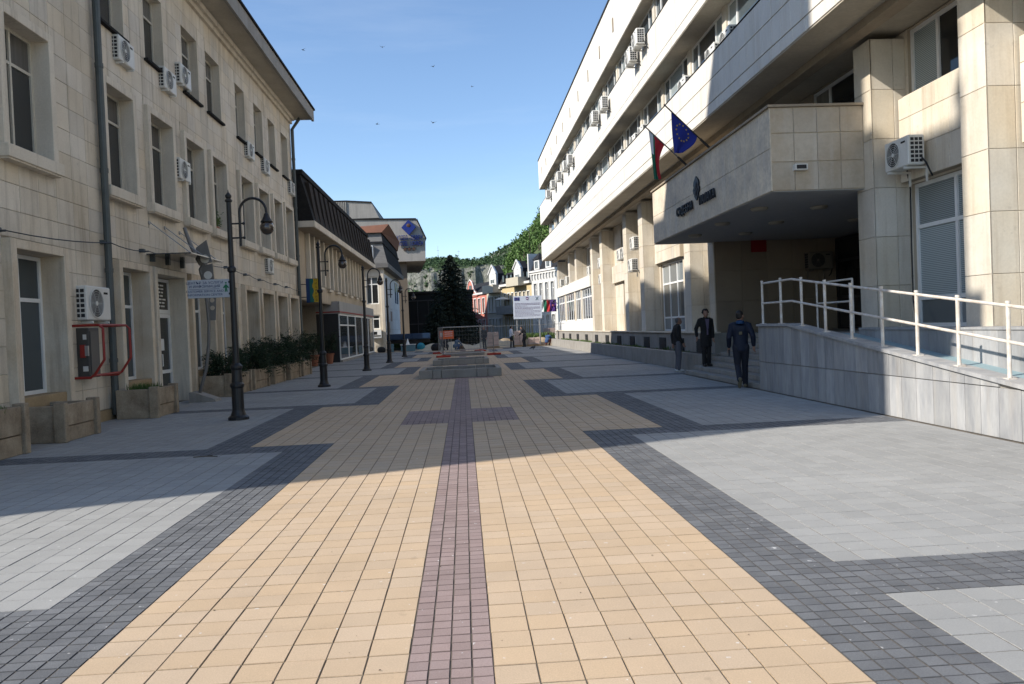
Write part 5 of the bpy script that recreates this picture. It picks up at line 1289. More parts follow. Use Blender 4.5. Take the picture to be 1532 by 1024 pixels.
# white corner house with turret
r, f, L = town('white_house', 'white stucco town house with slate turret and tall windows, next to the court house end', 0, 6.6)
facade(f, L, 8.4, [(.7, 3.0), (4.6, 7.0)], 4, M_PW)
f.put('cornice', MB().box(-.15, L + .15, -.35, .3, 8.4, 8.62).box(-.1, L + .1, -.2, .3, 8.15, 8.4), M_TRM)
for i in range(9): f.put('cornice_bracket', MB().box(.25 + i * .76, .45 + i * .76, -.22, -.002, 7.55, 8.14), M_TRM)
f.put('string_course', MB().box(0, L, -.1, -.002, 3.7, 3.95), M_TRM)
f.put('mansard_roof', MB().add([(0, -.1, 8.625), (L, -.1, 8.625), (L, 6, 8.625), (0, 6, 8.625), (.3, .9, 10.6), (L, .9, 10.6), (L, 6, 10.6), (.3, 6, 10.6)], [(0, 1, 5, 4), (1, 2, 6, 5), (2, 3, 7, 6), (3, 0, 4, 7), (4, 5, 6, 7)]), M_SLD)
f.put('party_wall', MB().box(-.3, -.02, -.3, 3, 7.9, 10.9), M_PW)
for c in (1.7, 4.7):
    o = f.put('dormer', MB().box(c - .7, c + .7, -.05, .9, 8.63, 10.0), M_PW)
    f.put('window', MB().box(c - .42, c + .42, -.09, -.052, 8.8, 9.85), M_PVC, parent=o)
    f.put('pane', MB().box(c - .36, c - .03, -.10, -.091, 8.88, 9.77).box(c + .03, c + .36, -.10, -.091, 8.88, 9.77), M_GDK, parent=o)
    f.put('dormer_roof', MB().add([(c - .85, -.25, 10.0), (c + .85, -.25, 10.0), (c + .85, 1.1, 10.0), (c - .85, 1.1, 10.0), (c, .4, 12.0 if c > 3 else 10.9)], [(0, 1, 4), (1, 2, 4), (2, 3, 4), (3, 0, 4)]), M_SLD, parent=o)
# yellow house with two white gables and balconies
r, f, L = town('yellow_house', 'yellow town house with white gabled dormer and black mansard behind the project board', 6.6, 15.4)
facade(f, L, 7.2, [(.3, 3.0), (4.1, 6.2)], 7, M_PYE)
f.put('cornice', MB().box(-.1, L + .1, -.4, .3, 7.2, 7.5), M_TRM)
f.put('mansard_roof', MB().add([(0, -.1, 7.505), (L, -.1, 7.505), (L, 6, 7.505), (0, 6, 7.505), (.2, .7, 9.1), (L - .2, .7, 9.1), (L - .2, 6, 9.1), (.2, 6, 9.1)], [(0, 1, 5, 4), (1, 2, 6, 5), (2, 3, 7, 6), (3, 0, 4, 7), (4, 5, 6, 7)]), M_SLD)
for i in range(7):
    if i in (3, 4): continue
    f.put('dormer', MB().box(.5 + i * 1.2, 1.15 + i * 1.2, -.12, .6, 7.75, 8.8), M_SLD)
    f.put('pane', MB().box(.58 + i * 1.2, 1.07 + i * 1.2, -.14, -.121, 7.85, 8.65), M_GSK)
def gable(f, c, w, z0, z1, zt, m):
    o = f.put('gable', MB().prism([(c - w, z0), (c + w, z0), (c + w, z1), (c, zt), (c - w, z1)], 1, -.35, -.05), m)
    f.put('gable_roof', MB().prism([(c - w, z0), (c + w, z0), (c + w, z1), (c, zt), (c - w, z1)], 1, -.048, .9), M_SLD, parent=o)
    f.put('gable_trim', MB().prism([(c - w - .15, z1 - .12), (c - w - .15, z1 + .08), (c, zt + .2), (c + w + .15, z1 + .08), (c + w + .15, z1 - .12), (c, zt - .02)], 1, -.5, -.352), M_TRM, parent=o)
    f.put('window', MB().box(c - w * .55, c + w * .55, -.40, -.352, z0 + .5, z1 - .7).box(c - .2, c + .2, -.40, -.352, z1 - .1, z1 + .45), M_PVC, parent=o)
    f.put('pane', MB().box(c - w * .48, c - .05, -.41, -.401, z0 + .6, z1 - .8).box(c + .05, c + w * .48, -.41, -.401, z0 + .6, z1 - .8), M_GDK, parent=o)
gable(f, L - 3.2, 1.05, 7.5, 9.3, 10.3, M_PW)
for c, w in ((L - 3.2, 1.8),):
    f.put('balcony', MB().box(c - w, c + w, -1.2, -.002, 7.0, 7.2).box(c - w, c + w, -1.2, -1.1, 7.2, 8.1).box(c - w, c - w + .1, -1.1, -.02, 7.2, 8.1).box(c + w - .1, c + w, -1.1, -.02, 7.2, 8.1), M_PCR)
f.put('balcony', MB().box(.2, 5.4, -1.1, -.002, 3.4, 3.6).box(.2, 5.4, -1.1, -1.06, 3.6, 4.5).box(.2, .25, -1.05, -.02, 3.6, 4.5).box(5.35, 5.4, -1.05, -.02, 3.6, 4.5), M_GRC)
tag(link('parasol', MB().lathe([(1.2, 0), (.6, .22), (.03, .4)], n=10).tube([(0, 0, -1.9), (0, 0, .3)], .03, 6).mesh('parasol', mat('pale_canvas', (.6, .58, .52), .8)), None, f.w(1.6, -.75, 5.4)), 'pale parasol on the balcony of the yellow town house', 'parasol')
# cream house with gable
r, f, L = town('cream_house', 'cream town house with white gable and round balcony, between the yellow and the coral house', 15.4, 20.6)
facade(f, L, 7.0, [(.3, 2.9), (3.9, 6.0)], 4, M_PCR)
f.put('cornice', MB().box(-.05, L + .05, -.35, .3, 7.0, 7.25), M_TRM)
f.put('mansard_roof', MB().add([(0, -.1, 7.255), (L, -.1, 7.255), (L, 6, 7.255), (0, 6, 7.255), (.2, .7, 8.7), (L - .2, .7, 8.7), (L - .2, 6, 8.7), (.2, 6, 8.7)], [(0, 1, 5, 4), (1, 2, 6, 5), (2, 3, 7, 6), (3, 0, 4, 7), (4, 5, 6, 7)]), M_SLD)
gable(f, L - 2.2, 1.15, 7.25, 9.2, 10.3, M_PW)
f.put('balcony', MB().box(L - 4, L - .4, -1.2, -.002, 6.5, 6.7).box(L - 4, L - .4, -1.2, -1.1, 6.7, 7.6).box(L - 4, L - 3.9, -1.1, -.02, 6.7, 7.6).box(L - .5, L - .4, -1.1, -.02, 6.7, 7.6), M_PCR)
# coral house with curved gable
r, f, L = town('coral_house', 'coral red town house with a curved white-edged gable, farthest along the row', 20.6, 30.5)
facade(f, L, 6.6, [(.3, 2.9), (3.9, 6.0)], 6, M_PRD)
f.put('cornice', MB().box(-.05, L + .05, -.3, .3, 6.6, 6.85), M_TRM)
c = 4.6
cv = [(c - 2.4, 6.4), (c + 2.4, 6.4), (c + 2.2, 6.9), (c + 1.7, 7.05), (c + 1.3, 7.4), (c + 1.05, 8.0), (c + .7, 8.6), (c, 8.95), (c - .7, 8.6), (c - 1.05, 8.0), (c - 1.3, 7.4), (c - 1.7, 7.05), (c - 2.2, 6.9)]
o = f.put('gable', MB().prism(cv, 1, -.2, .02), M_PRD)
f.put('gable_trim', MB().tube([(a, -.25, b) for a, b in cv[2:]], .10, 6), M_TRM, parent=o)
f.put('pane', MB().box(c - .5, c + .5, -.23, -.201, 7.0, 8.1), M_GDK, parent=o)
f.put('roof', MB().add([(0, -.1, 6.855), (L, -.1, 6.855), (L, 6, 6.855), (0, 6, 6.855), (1, 2.5, 8.6), (L - 1, 2.5, 8.6)], [(0, 1, 5, 4), (1, 2, 5), (2, 3, 4, 5), (3, 0, 4)]), M_SLD)

# ------------------------------------------------------------------ hills and woods
def smooth(a, b, t):
    t = max(0, min(1, (t - a) / (b - a))); return t * t * (3 - 2 * t)
def h_far(x, y):
    e = smooth(300, 366, y) * 19 + smooth(371 + 6 * mnoise.noise((x * .05, 3, 1)) + 3.0 * mnoise.noise((x * .25, 3, 5)), 380 + 6 * mnoise.noise((x * .05, 3, 1)) + 3.0 * mnoise.noise((x * .25, 3, 5)), y) * (11 + 4 * mnoise.noise((x * .03, y * .03, 2))) + smooth(386, 480, y) * 13
    e *= 1.0 + .05 * mnoise.noise((x * .012, 4.4, 0)); e += 3.5 * mnoise.noise((x * .045, y * .045, 7)) * smooth(330, 400, y) + 1.3 * mnoise.noise((x * .3, y * .3, 3)) * smooth(360, 372, y)
    return e + max(0, (x - 5) * .22) * smooth(330, 400, y)
PRX = [(-40, 0), (3, 0), (7.8, 5.5), (13, 16), (19, 23.5), (30, 34), (60, 52), (140, 80)]
def h_near(x, y):
    k = np.interp(x * 200 / max(y, 60) if y > 200 else x, [p[0] for p in PRX], [p[1] for p in PRX])
    return float(k) * smooth(125, 195, y) * (1 if y < 230 else 1 + .0 * y) * (y / 200 if y > 200 else 1) + 1.2 * mnoise.noise((x * .08, y * .08, 1)) * smooth(140, 200, y)
def terrain(name, x0, x1, y0, y1, nx, ny, fn, m):
    V = [(x0 + (x1 - x0) * i / nx, y0 + (y1 - y0) * j / ny) for j in range(ny + 1) for i in range(nx + 1)]
    V = [(x, y, fn(x, y) - .05) for x, y in V]
    F_ = [(j * (nx + 1) + i, j * (nx + 1) + i + 1, (j + 1) * (nx + 1) + i + 1, (j + 1) * (nx + 1) + i) for j in range(ny) for i in range(nx)]
    me = bpy.data.meshes.new(name); me.from_pydata(V, [], F_); me.materials.append(m); me.polygons.foreach_set('use_smooth', [name != 'cliff_hill'] * len(F_)); me.update()
    return link(name, me, kind='structure')
terrain('cliff_hill', -150, 100, 300, 500, 190, 190, h_far, M_ROK)
terrain('wooded_hill', -5, 140, 122, 300, 60, 70, h_near, M_HIL)
def canopy_mesh(name, spots, m, leaves, size, seed):
    """many tree crowns, each a ragged volume of leaf clumps over limbs, in one mesh"""
    rg = np.random.default_rng(seed); VV = []; n = 0
    for (x, y, z, rx, rzz) in spots:
        nb = max(5, int(leaves / 26)); L_ = leaves
        cl = rg.normal(size=(nb, 3)); cl /= np.linalg.norm(cl, axis=1)[:, None]; cl *= (rg.random(nb) ** .4)[:, None] * np.array([rx * .8, rx * .8, rzz * .8])
        who = rg.integers(0, nb, L_)
        p = cl[who] + rg.normal(size=(L_, 3)) * np.array([rx, rx, rzz]) * .17
        p += np.array([x, y, z])
        a = rg.normal(size=(L_, 3)); a /= np.linalg.norm(a, axis=1)[:, None]; b = np.cross(a, rg.normal(size=(L_, 3))); b /= np.linalg.norm(b, axis=1)[:, None]
        s_ = size * rg.uniform(.6, 1.3, L_)[:, None]
        VV.append(np.stack([p - a * s_, p + b * s_ * .5, p + a * s_, p - b * s_ * .5], 1).reshape(-1, 3)); n += L_
    V = np.concatenate(VV); F_ = np.arange(len(V)).reshape(-1, 4)
    return link(name, np_mesh(name, V, F_, m), kind='stuff')
rr = random.Random(77); sp = []
for _ in range(7000):
    x = rr.uniform(-130, 110); y = rr.uniform(300, 505); gz = h_far(x, y)
    if 368 < y < 383 and rr.random() < .35: continue
    if y > 300 and mnoise.noise((x * .06, y * .06, 5)) > .42: continue
    s_ = rr.uniform(1.0, 2.2); sp.append((x, y, gz + s_ * .55, s_, s_ * 1.05))
canopy_mesh('far_woods', sp, M_LFF, 44, .48, 1)
sp = []
for _ in range(620):
    x = rr.uniform(2, 75); y = rr.uniform(132, 285); gz = h_near(x, y)
    if gz < .6: continue
    s_ = rr.uniform(1.6, 3.0); sp.append((x, y, gz + s_ * 1.1, s_, s_ * 1.25))
canopy_mesh('near_woods', sp, M_LFN, 260, .34, 2)
tk = MB()
for (x, y, z, rx, q) in sp: tk.tube([(x, y, z - rx * 1.6), (x, y, z + rx * .4)], [.16, .06], 5)
tk.build('wood_trunks', M_BRK, kind='stuff', fix=False)
for i, (x, lab) in enumerate(((-22, 'thin mast on the far ridge, left of the spruce tip'), (-13.5, 'tallest thin mast on the far ridge'), (-1.2, 'thin mast on the far ridge near the rising hill'))):
    yy = 470; z = h_far(x, yy)
    t = thing('mast', lab, 'mast', (x, yy, z)); MB().tube([(x, yy, z), (x, yy, z + (9 if i == 1 else 7))], [.16, .09], 6).build('pole', M_GAL, t); MB().box(x - .7, x + .7, yy - .06, yy + .06, z + 6.2, z + 6.35).build('cross_arm', M_GAL, t)
# ------------------------------------------------------------------ building site at the end of the paving
def mound(name, c, rx, ry_, h, m, seed, kind='stuff', n=26):
    k = MB(); V = []
    for j in range(n + 1):
        for i in range(n + 1):
            u, v = i / n * 2 - 1, j / n * 2 - 1
            d = math.hypot(u, v); z = max(0, 1 - d ** 1.6) * h
            z *= .75 + .6 * mnoise.noise((u * 2.3 + seed, v * 2.3, seed)); z += .06 * h * mnoise.noise((u * 9, v * 9, seed)) * (1 if d < 1 else 0)
            V.append((c[0] + u * rx, c[1] + v * ry_, c[2] + max(0, z) - .015))
    k.add(V, [(j * (n + 1) + i, j * (n + 1) + i + 1, (j + 1) * (n + 1) + i + 1, (j + 1) * (n + 1) + i) for j in range(n) for i in range(n)])
    return k.build(name, m, kind=kind, smooth=True)
link('dug_ground', MB().box(-14, 9.5, 62.62, 94, -.05, -.004).mesh('dug_ground', M_DRT), kind='structure')
mound('sand_heap', (-1.5, 64.6, 0), 3.2, 1.2, .75, M_SND, 3)
mound('sand_heap', (2.6, 65.6, 0), 2.6, 1.4, .8, M_SND, 8)
mound('earth_heap', (4.0, 68.5, 0), 2.6, 1.6, .75, M_DRT, 5)
mound('earth_heap', (6.3, 66.0, 0), 2.0, 1.2, .9, M_DRT, 11)
mound('dark_heap', (-.3, 58.2 + 2.0, 0), .42, .35, .55, M_SOIL, 14, n=14)
gk = MB(); q = random.Random(2)
for _ in range(260): tuft(gk, (5.6 + q.uniform(-1.2, 2.4), 70 + q.uniform(-1, 1.5), q.uniform(.35, .85)), .25, .32, 14, q, .5, .03)
for _ in range(240): tuft(gk, (q.uniform(-6.5, -1.5), 70 + q.uniform(-1, 2), q.uniform(.2, .5)), .25, .4, 14, q, .5, .03)
gk.build('rough_grass', M_GRS, kind='stuff', fix=False)
mound('grass_bank', (6.2, 70.3, 0), 3, 1.6, .8, M_HIL, 21); mound('grass_bank', (-4, 70.8, 0), 3.6, 1.6, .55, M_HIL, 23)
def block_stack(label, x0, x1, y0, y1, z0, rows, cols, hh, name='stone_pallet'):
    r = thing(name, label, 'stone stack', ((x0 + x1) / 2, (y0 + y1) / 2, z0)); q = random.Random(len(label))
    MB().box(x0 - .05, x1 + .05, y0, y0 + .12, z0 + .0, z0 + .1).box(x0 - .05, x1 + .05, y1 - .12, y1, z0, z0 + .1).box(x0 - .05, x1 + .05, y0, y1, z0 + .1, z0 + .13).build('pallet', M_OCH, r)
    w, h = (x1 - x0) / cols, hh / rows
    for i in range(rows):
        for j in range(cols):
            o = q.uniform(-.02, .02); MB().bbox(x0 + j * w + .006, x0 + (j + 1) * w - .006, y0 + o, y1 + o, z0 + .135 + i * h + .004, z0 + .135 + (i + 1) * h, .01).build('stone_slab', M_PNK, r)
block_stack('pinkish stone slabs stacked on a pallet behind the mesh fence, left of the white-shirted worker', 1.85, 2.75, 62.8, 63.8, 0, 6, 2, 1.15)
block_stack('stone slabs on a pallet between the white-shirted worker and the dark-clothed worker', 4.1, 4.95, 64.2, 65.1, 0, 6, 2, 1.15)
block_stack('pink stone slabs stacked high beside the white house, at the court house end', 7.6, 8.7, 74.5, 75.5, .25, 4, 2, 1.0)
block_stack('pale slabs in a low stack right of the dark-clothed worker', 5.25, 6.15, 64.0, 64.9, 0, 3, 2, .55)
# mesh fence panels round the third bed
M_MSH = mat('fence_wire', (0.22, 0.23, 0.24), .5, metal=.5)
def fence_panel(label, a, b, h=1.78, group='mesh fence panels', foot=(), dens=.24):
    a, b = Vector((a[0], a[1], .1)), Vector((b[0], b[1], .1)); L_ = (b - a).length; d = (b - a) / L_
    r = thing('mesh_fence', label, 'fence', (a + b) / 2 - Vector((0, 0, .1)), 0, group)
    up = Vector((0, 0, 1))
    MB().tube([a, a + up * (h - .1)], .026, 6).tube([b, b + up * (h - .1)], .026, 6).tube([a + up * (h - .12), b + up * (h - .12)], .022, 6).tube([a + up * .1, b + up * .1], .022, 6).build('frame', M_GAL, r)
    k = MB(); n = int(L_ / dens); 
    for i in range(1, n): p = a + d * (L_ * i / n); k.tube([p + up * .1, p + up * (h - .12)], .003, 3, cap=False)
    for j in range(1, 6): k.tube([a + up * (.1 + (h - .22) * j / 6), b + up * (.1 + (h - .22) * j / 6)], .003, 3, cap=False)
    k.build('wire_mesh', M_MSH, r, kind='stuff', fix=False)
    for e, x, y, an in foot: MB().bbox(-.42, .42, -.13, .13, 0, .12, .03).box(-.1, .1, -.135, .135, .12, .135).build('foot', M_ORG, r, (x, y, 0), an)
    return r
FP = [((1.74, 46.9), (1.1, 55.4)), ((1.1, 55.4), (-1.75, 53.3)), ((-1.26, 46.13), (-1.75, 53.3)), ((-1.26, 46.13), (1.74, 46.9))]
fence_panel('mesh fence panel along the right side of the third bed kerb', *FP[0], foot=((0, 1.74, 46.9, .2),))
fence_panel('mesh fence panel across the far end of the third bed kerb', *FP[1], foot=((0, 1.1, 55.4, .1),))
fence_panel('mesh fence panel along the left side of the third bed kerb', *FP[2], foot=((0, -1.26, 46.13, .3), (0, -1.75, 53.3, .1)))
fence_panel('mesh fence panel across the near end of the third bed kerb', *FP[3], dens=.5)
for i in range(3):
    fence_panel(['mesh fence panel behind the workers, nearest the fenced bed', 'mesh fence panel behind the workers, in the middle of the long line', 'mesh fence panel behind the workers, at the right end of the long line'][i], (1.3 + 2.45 * i - (0 if i else 0), 61.7 + .9 * i), (3.7 + 2.45 * i, 62.55 + .9 * i), 1.75)
# orange site sign on legs
os_ = thing('site_sign', 'orange site sign with white lines on thin legs, on the mesh fence at the left', 'sign', (-1.2, 54.6, 0))
MB().bbox(-1.72, -.72, 54.55, 54.59, .98, 1.55, .006).build('sign_plate', mat('sign_orange', (0.75, 0.13, 0.03), .5), os_)
for z in (1.16, 1.30, 1.44): MB().box(-1.35, -.8, 54.542, 54.549, z, z + .035).build('lettering', M_PVC, os_)
MB().box(-1.65, -1.45, 54.542, 54.549, 1.15, 1.42).build('symbol', M_PVC, os_)
for x in (-1.32, -1.08, -.92): MB().tube([(x, 54.62, 0), (x, 54.62, 1.0)], .018, 6).build('leg', M_GAL, os_)
# information board
ib = thing('information_board', 'large white project board with three emblems and lines of print on two posts', 'board', (5.45, 66, 0))
MB().bbox(4.23, 6.65, 66, 66.05, 2.27, 4.2, .01).build('board', mat('board_white', (0.52, 0.57, 0.66), .5), ib)
for x in (4.5, 6.4): MB().tube([(x, 66.1, -.05), (x, 66.1, 4.1)], .045, 8).build('post', M_GAL, ib)
MB().box(4.34, 4.78, 65.985, 65.998, 3.82, 4.1).build('emblem', M_HBL, ib)
k = MB()
for i in range(12): k.box(4.56 + .10 * math.cos(i * PI / 6) - .012, 4.56 + .10 * math.cos(i * PI / 6) + .012, 65.98, 65.984, 3.96 + .10 * math.sin(i * PI / 6) - .012, 3.96 + .10 * math.sin(i * PI / 6) + .012)
k.build('stars', M_FY, ib)
MB().prism([(5.32, 4.1), (5.54, 4.1), (5.54, 3.92), (5.43, 3.83), (5.32, 3.92)], 1, 65.985, 65.998).build('emblem', mat('emblem_red_blue', (0.10, 0.04, 0.16), .5), ib)
MB().box(5.34, 5.52, 65.98, 65.984, 3.95, 4.0).build('emblem_band', M_PVC, ib)
MB().prism([(6.12, 4.1), (6.17, 4.1), (6.26, 3.99), (6.35, 4.1), (6.40, 4.1), (6.28, 3.95), (6.40, 3.82), (6.35, 3.82), (6.26, 3.92), (6.17, 3.82), (6.12, 3.82), (6.24, 3.95)], 1, 65.985, 65.998).build('emblem', mat('emblem_teal', (0.03, 0.09, 0.11), .5), ib)
k = MB(); q = random.Random(8); mk = mat('board_print', (0.20, 0.17, 0.26), .6)
for i in range(11):
    z = 3.55 - i * .105; x = 4.36
    while x < 6.5 - (q.uniform(.2, 1.2) if i % 3 == 2 else 0):
        l = q.uniform(.06, .22); k.box(x, min(6.5, x + l), 65.988, 65.998, z, z + (.045 if i in (0, 1, 4) else .028)); x += l + .04
k.build('lettering', mk, ib)
# flags on the end of the court house
for x, lab, ms in ((7.25, 'small tricolour flag hanging by the far end of the court house', (M_FW, M_FG, M_FR)), (7.95, 'small dark purple flag hanging by the far end of the court house', (M_FP,))):
    r = thing('flag', lab, 'flag', (8.1, 69, 2.6))
    k = MB(); n = len(ms); W = .82 if n == 3 else .6
    for i in range(n * 4):
        for j in range(6):
            xa, xb = x - W / 2 + W * i / (n * 4), x - W / 2 + W * (i + 1) / (n * 4); yf = lambda t, v: 69 + .05 * math.sin(t * 14 + v)
            za, zb = 3.9 - 1.05 * j / 6, 3.9 - 1.05 * (j + 1) / 6
            k.add([(xa, yf(xa, j), za), (xb, yf(xb, j), za), (xb, yf(xb, j + 1), zb), (xa, yf(xa, j + 1), zb)], [(0, 1, 2, 3)], i // 4)
    k.build('cloth', list(ms), r, fix=False)
    MB().tube([(8.3, 68.2, 3.5), (x - .1, 69.0, 3.95)], .02, 6).tube([(x - W / 2, 69, 3.92), (x + W / 2, 69, 3.92)], .012, 6).build('pole', M_BLK, r)
    if n == 1: MB().ell((x, 68.93, 3.4), (.1, .02, .1), 8, 6).build('emblem', mat('flag_emblem', (.3, .08, .12), .6), r)
# blue flatbed truck, half hidden at the left
M_TBL = mat('truck_blue', (0.012, 0.035, 0.085), .45, coat=.2); M_TYR = mat('tyre_rubber', (0.015, 0.015, 0.016), .8)
tk = thing('flatbed_truck', 'dark blue flatbed truck parked across the end of the street at the left', 'truck', (-5.8, 68, 0))
MB().bbox(-7.6, -2.9, 67.0, 69.1, .92, 1.0, .02).build('load_bed', M_TBL, tk)
for i in range(3):
    MB().bbox(-7.6 + i * 1.57, -7.6 + i * 1.57 + 1.55, 66.96, 67.02, 1.0, 1.42, .012).build('drop_side', M_TBL, tk); MB().bbox(-7.6 + i * 1.57, -7.6 + i * 1.57 + 1.55, 69.05, 69.11, 1.0, 1.42, .012).build('drop_side', M_TBL, tk)
MB().bbox(-2.95, -2.9, 67.0, 69.1, 1.0, 1.42, .012).build('tailboard', M_TBL, tk)
MB().box(-9.4, -2.95, 67.5, 67.62, .62, .9).box(-9.4, -2.95, 68.5, 68.62, .62, .9).build('chassis', M_ACD, tk)
MB().prism([(-9.5, .6), (-7.75, .6), (-7.75, 2.25), (-9.0, 2.25), (-9.5, 1.5)], 1, 67.05, 69.05).build('cab', M_TBL, tk)
MB().box(-8.9, -8.0, 67.03, 67.05, 1.5, 2.05).build('window', M_GDK, tk)
for x in (-8.7, -4.2):
    for yy in (67.05, 68.75): MB().tube([(x, yy, .45), (x, yy + .28, .45)], .45, 20).build('wheel', M_TYR, tk)
# odds and ends beside the truck
M_CYA = mat('blue_crate', (0.12, 0.22, 0.27), .6); M_TUR = mat('turquoise_sack', (0.02, 0.22, 0.30), .6)
r = thing('crate', 'pale blue crate standing before the blue truck', 'crate', (-4.55, 64.2, 0)); MB().bbox(-5.15, -4.0, 63.9, 64.5, 0, .52, .02).build('box', M_CYA, r); MB().box(-5.2, -3.95, 63.85, 64.55, .522, .57).build('lid', M_PVC, r)
tag(MB().ell((-3.55, 64.2, .3), (.34, .25, .36), 12, 8).build('sack', M_TUR), 'turquoise sack next to the pale blue crate', 'sack')
tag(MB().bbox(-6.2, -5.75, 63.9, 64.3, 0, .62, .02).build('bin', M_CYA), 'narrow grey-blue bin left of the pale blue crate', 'bin')
tag(MB().ell((-6.7, 63.8, .2), (.35, .3, .28), 10, 7).build('sack', M_TYR), 'black sack at the left, before the truck wheel', 'sack')
tag(MB().lathe([(.16, 0), (.14, .02), (.03, .42), (.015, .45)], (-4.6, 64.2, .575), 10).build('white_cone', M_PVC), 'small white cone standing on the pale blue crate', 'cone')
tag(MB().ell((-2.25, 62.2, .24), (.42, .35, .36), 10, 7).build('sack', M_TYR), 'black sack on the paving edge, left of the orange sign', 'sack')
# pigeon
pg = thing('pigeon', 'grey pigeon standing on the paving before the workers', 'pigeon', (4.74, 54.1, 0))
MB().ell((4.74, 54.1, .16), (.15, .08, .085), 12, 8).ell((4.86, 54.1, .26), (.045, .04, .045), 10, 6).tube([(4.82, 54.1, .19), (4.86, 54.1, .25)], [.06, .035], 8).tube([(4.62, 54.1, .14), (4.48, 54.1, .09)], [.06, .03], 6).tube([(4.74, 54.07, .1), (4.74, 54.07, 0)], .012, 5).tube([(4.76, 54.13, .1), (4.76, 54.13, 0)], .012, 5).build('body', mat('pigeon_grey', (0.05, 0.06, 0.075), .6), pg)
# swallows
def swallow(x, y, z, yaw, lab):
    p = Vector((x, y, z))
    r = thing('swallow', lab, 'bird', p, yaw, 'swallows over the street')
    k = MB(); k.ell((0, 0, 0), (.035, .10, .03), 8, 6)
    me = k.mesh('body', M_BLK); link('body', me, r, p, yaw)
    for s_ in (-1, 1):
        w = MB().prism([(0, -.03), (s_ * .10, .03), (s_ * .24, -.06), (s_ * .12, -.01), (0, .03 - .08)], 2, -.004, .004); link('wing', w.mesh('wing', M_BLK), r, p, rot=(0, s_ * -.35, yaw))
    link('tail', MB().prism([(-.02, -.08), (.02, -.08), (.06, -.2), (0, -.14), (-.06, -.2)], 2, -.003, .003).mesh('tail', M_BLK), r, p, yaw)
for a in ((-1.4, 50.28, 14.8, .6, 'dark swallow flying lowest in the sky, nearest the court house'), (-5.68, 57.77, 16.77, 1.9, 'dark swallow flying level with the lowest one, farther left'), (-10.36, 55.66, 21.48, 2.5, 'dark swallow flying above the left eaves'), (-1.51, 60.7, 21.82, -.7, 'dark swallow high in the middle of the sky'), (-5.58, 63.79, 24.47, .2, 'tiny dark swallow near the top of the sky'), (1.76, 76.46, 25.06, 1.1, 'tiny dark swallow right of the middle of the sky')): swallow(*a)
# ------------------------------------------------------------------ people
M_SKN = mat('skin', (0.30, 0.17, 0.115), .6, (0.24, 0.12, 0.085), (9, .5))
def cap_tube(mb, pts, rs, n=12):
    """closed round-ended tapered tube"""
    pts = [Vector(p) for p in pts]; a, b = pts[0], pts[-1]
    d0 = (pts[1] - pts[0]).normalized(); d1 = (pts[-1] - pts[-2]).normalized()
    P = []; Rr = []
    for t in (.05, .5, .85): P.append(a - d0 * rs[0] * math.cos(math.asin(t))); Rr.append(rs[0] * t)
    P += pts; Rr += list(rs)
    for t in (.85, .5, .05): P.append(b + d1 * rs[-1] * math.cos(math.asin(t))); Rr.append(rs[-1] * t)
    mb.tube(P, Rr, n)
def rings(mb, rs, n=18):
    """closed body of horizontal elliptical rings (x, y, z, rx, ry)"""
    vs = []; fs = []
    for (x, y, z, rx, ry_) in rs:
        for k in range(n):
            a = 2 * PI * k / n; vs.append((x + rx * math.cos(a), y + ry_ * math.sin(a), z))
    for i in range(len(rs) - 1):
        for k in range(n): fs.append((i * n + k, i * n + (k + 1) % n, (i + 1) * n + (k + 1) % n, (i + 1) * n + k))
    fs.append(tuple(range(n))[::-1]); fs.append(tuple(range((len(rs) - 1) * n, len(rs) * n)))
    mb.add(vs, fs)
def melt(name, mb, m, vox, smooth_it=4):
    me = mb.mesh(name + '_raw', m); o = bpy.data.objects.new(name, me); COL.objects.link(o)
    r = o.modifiers.new('r', 'REMESH'); r.mode = 'VOXEL'; r.voxel_size = vox; r.use_smooth_shade = True
    s_ = o.modifiers.new('s', 'SMOOTH'); s_.factor = .5; s_.iterations = smooth_it
    out = bpy.data.meshes.new_from_object(o.evaluated_get(bpy.context.evaluated_depsgraph_get())); bpy.data.objects.remove(o); bpy.data.meshes.remove(me)
    out.name = name; out.materials.clear(); out.materials.append(m)
    out.polygons.foreach_set('use_smooth', [True] * len(out.polygons)); return out
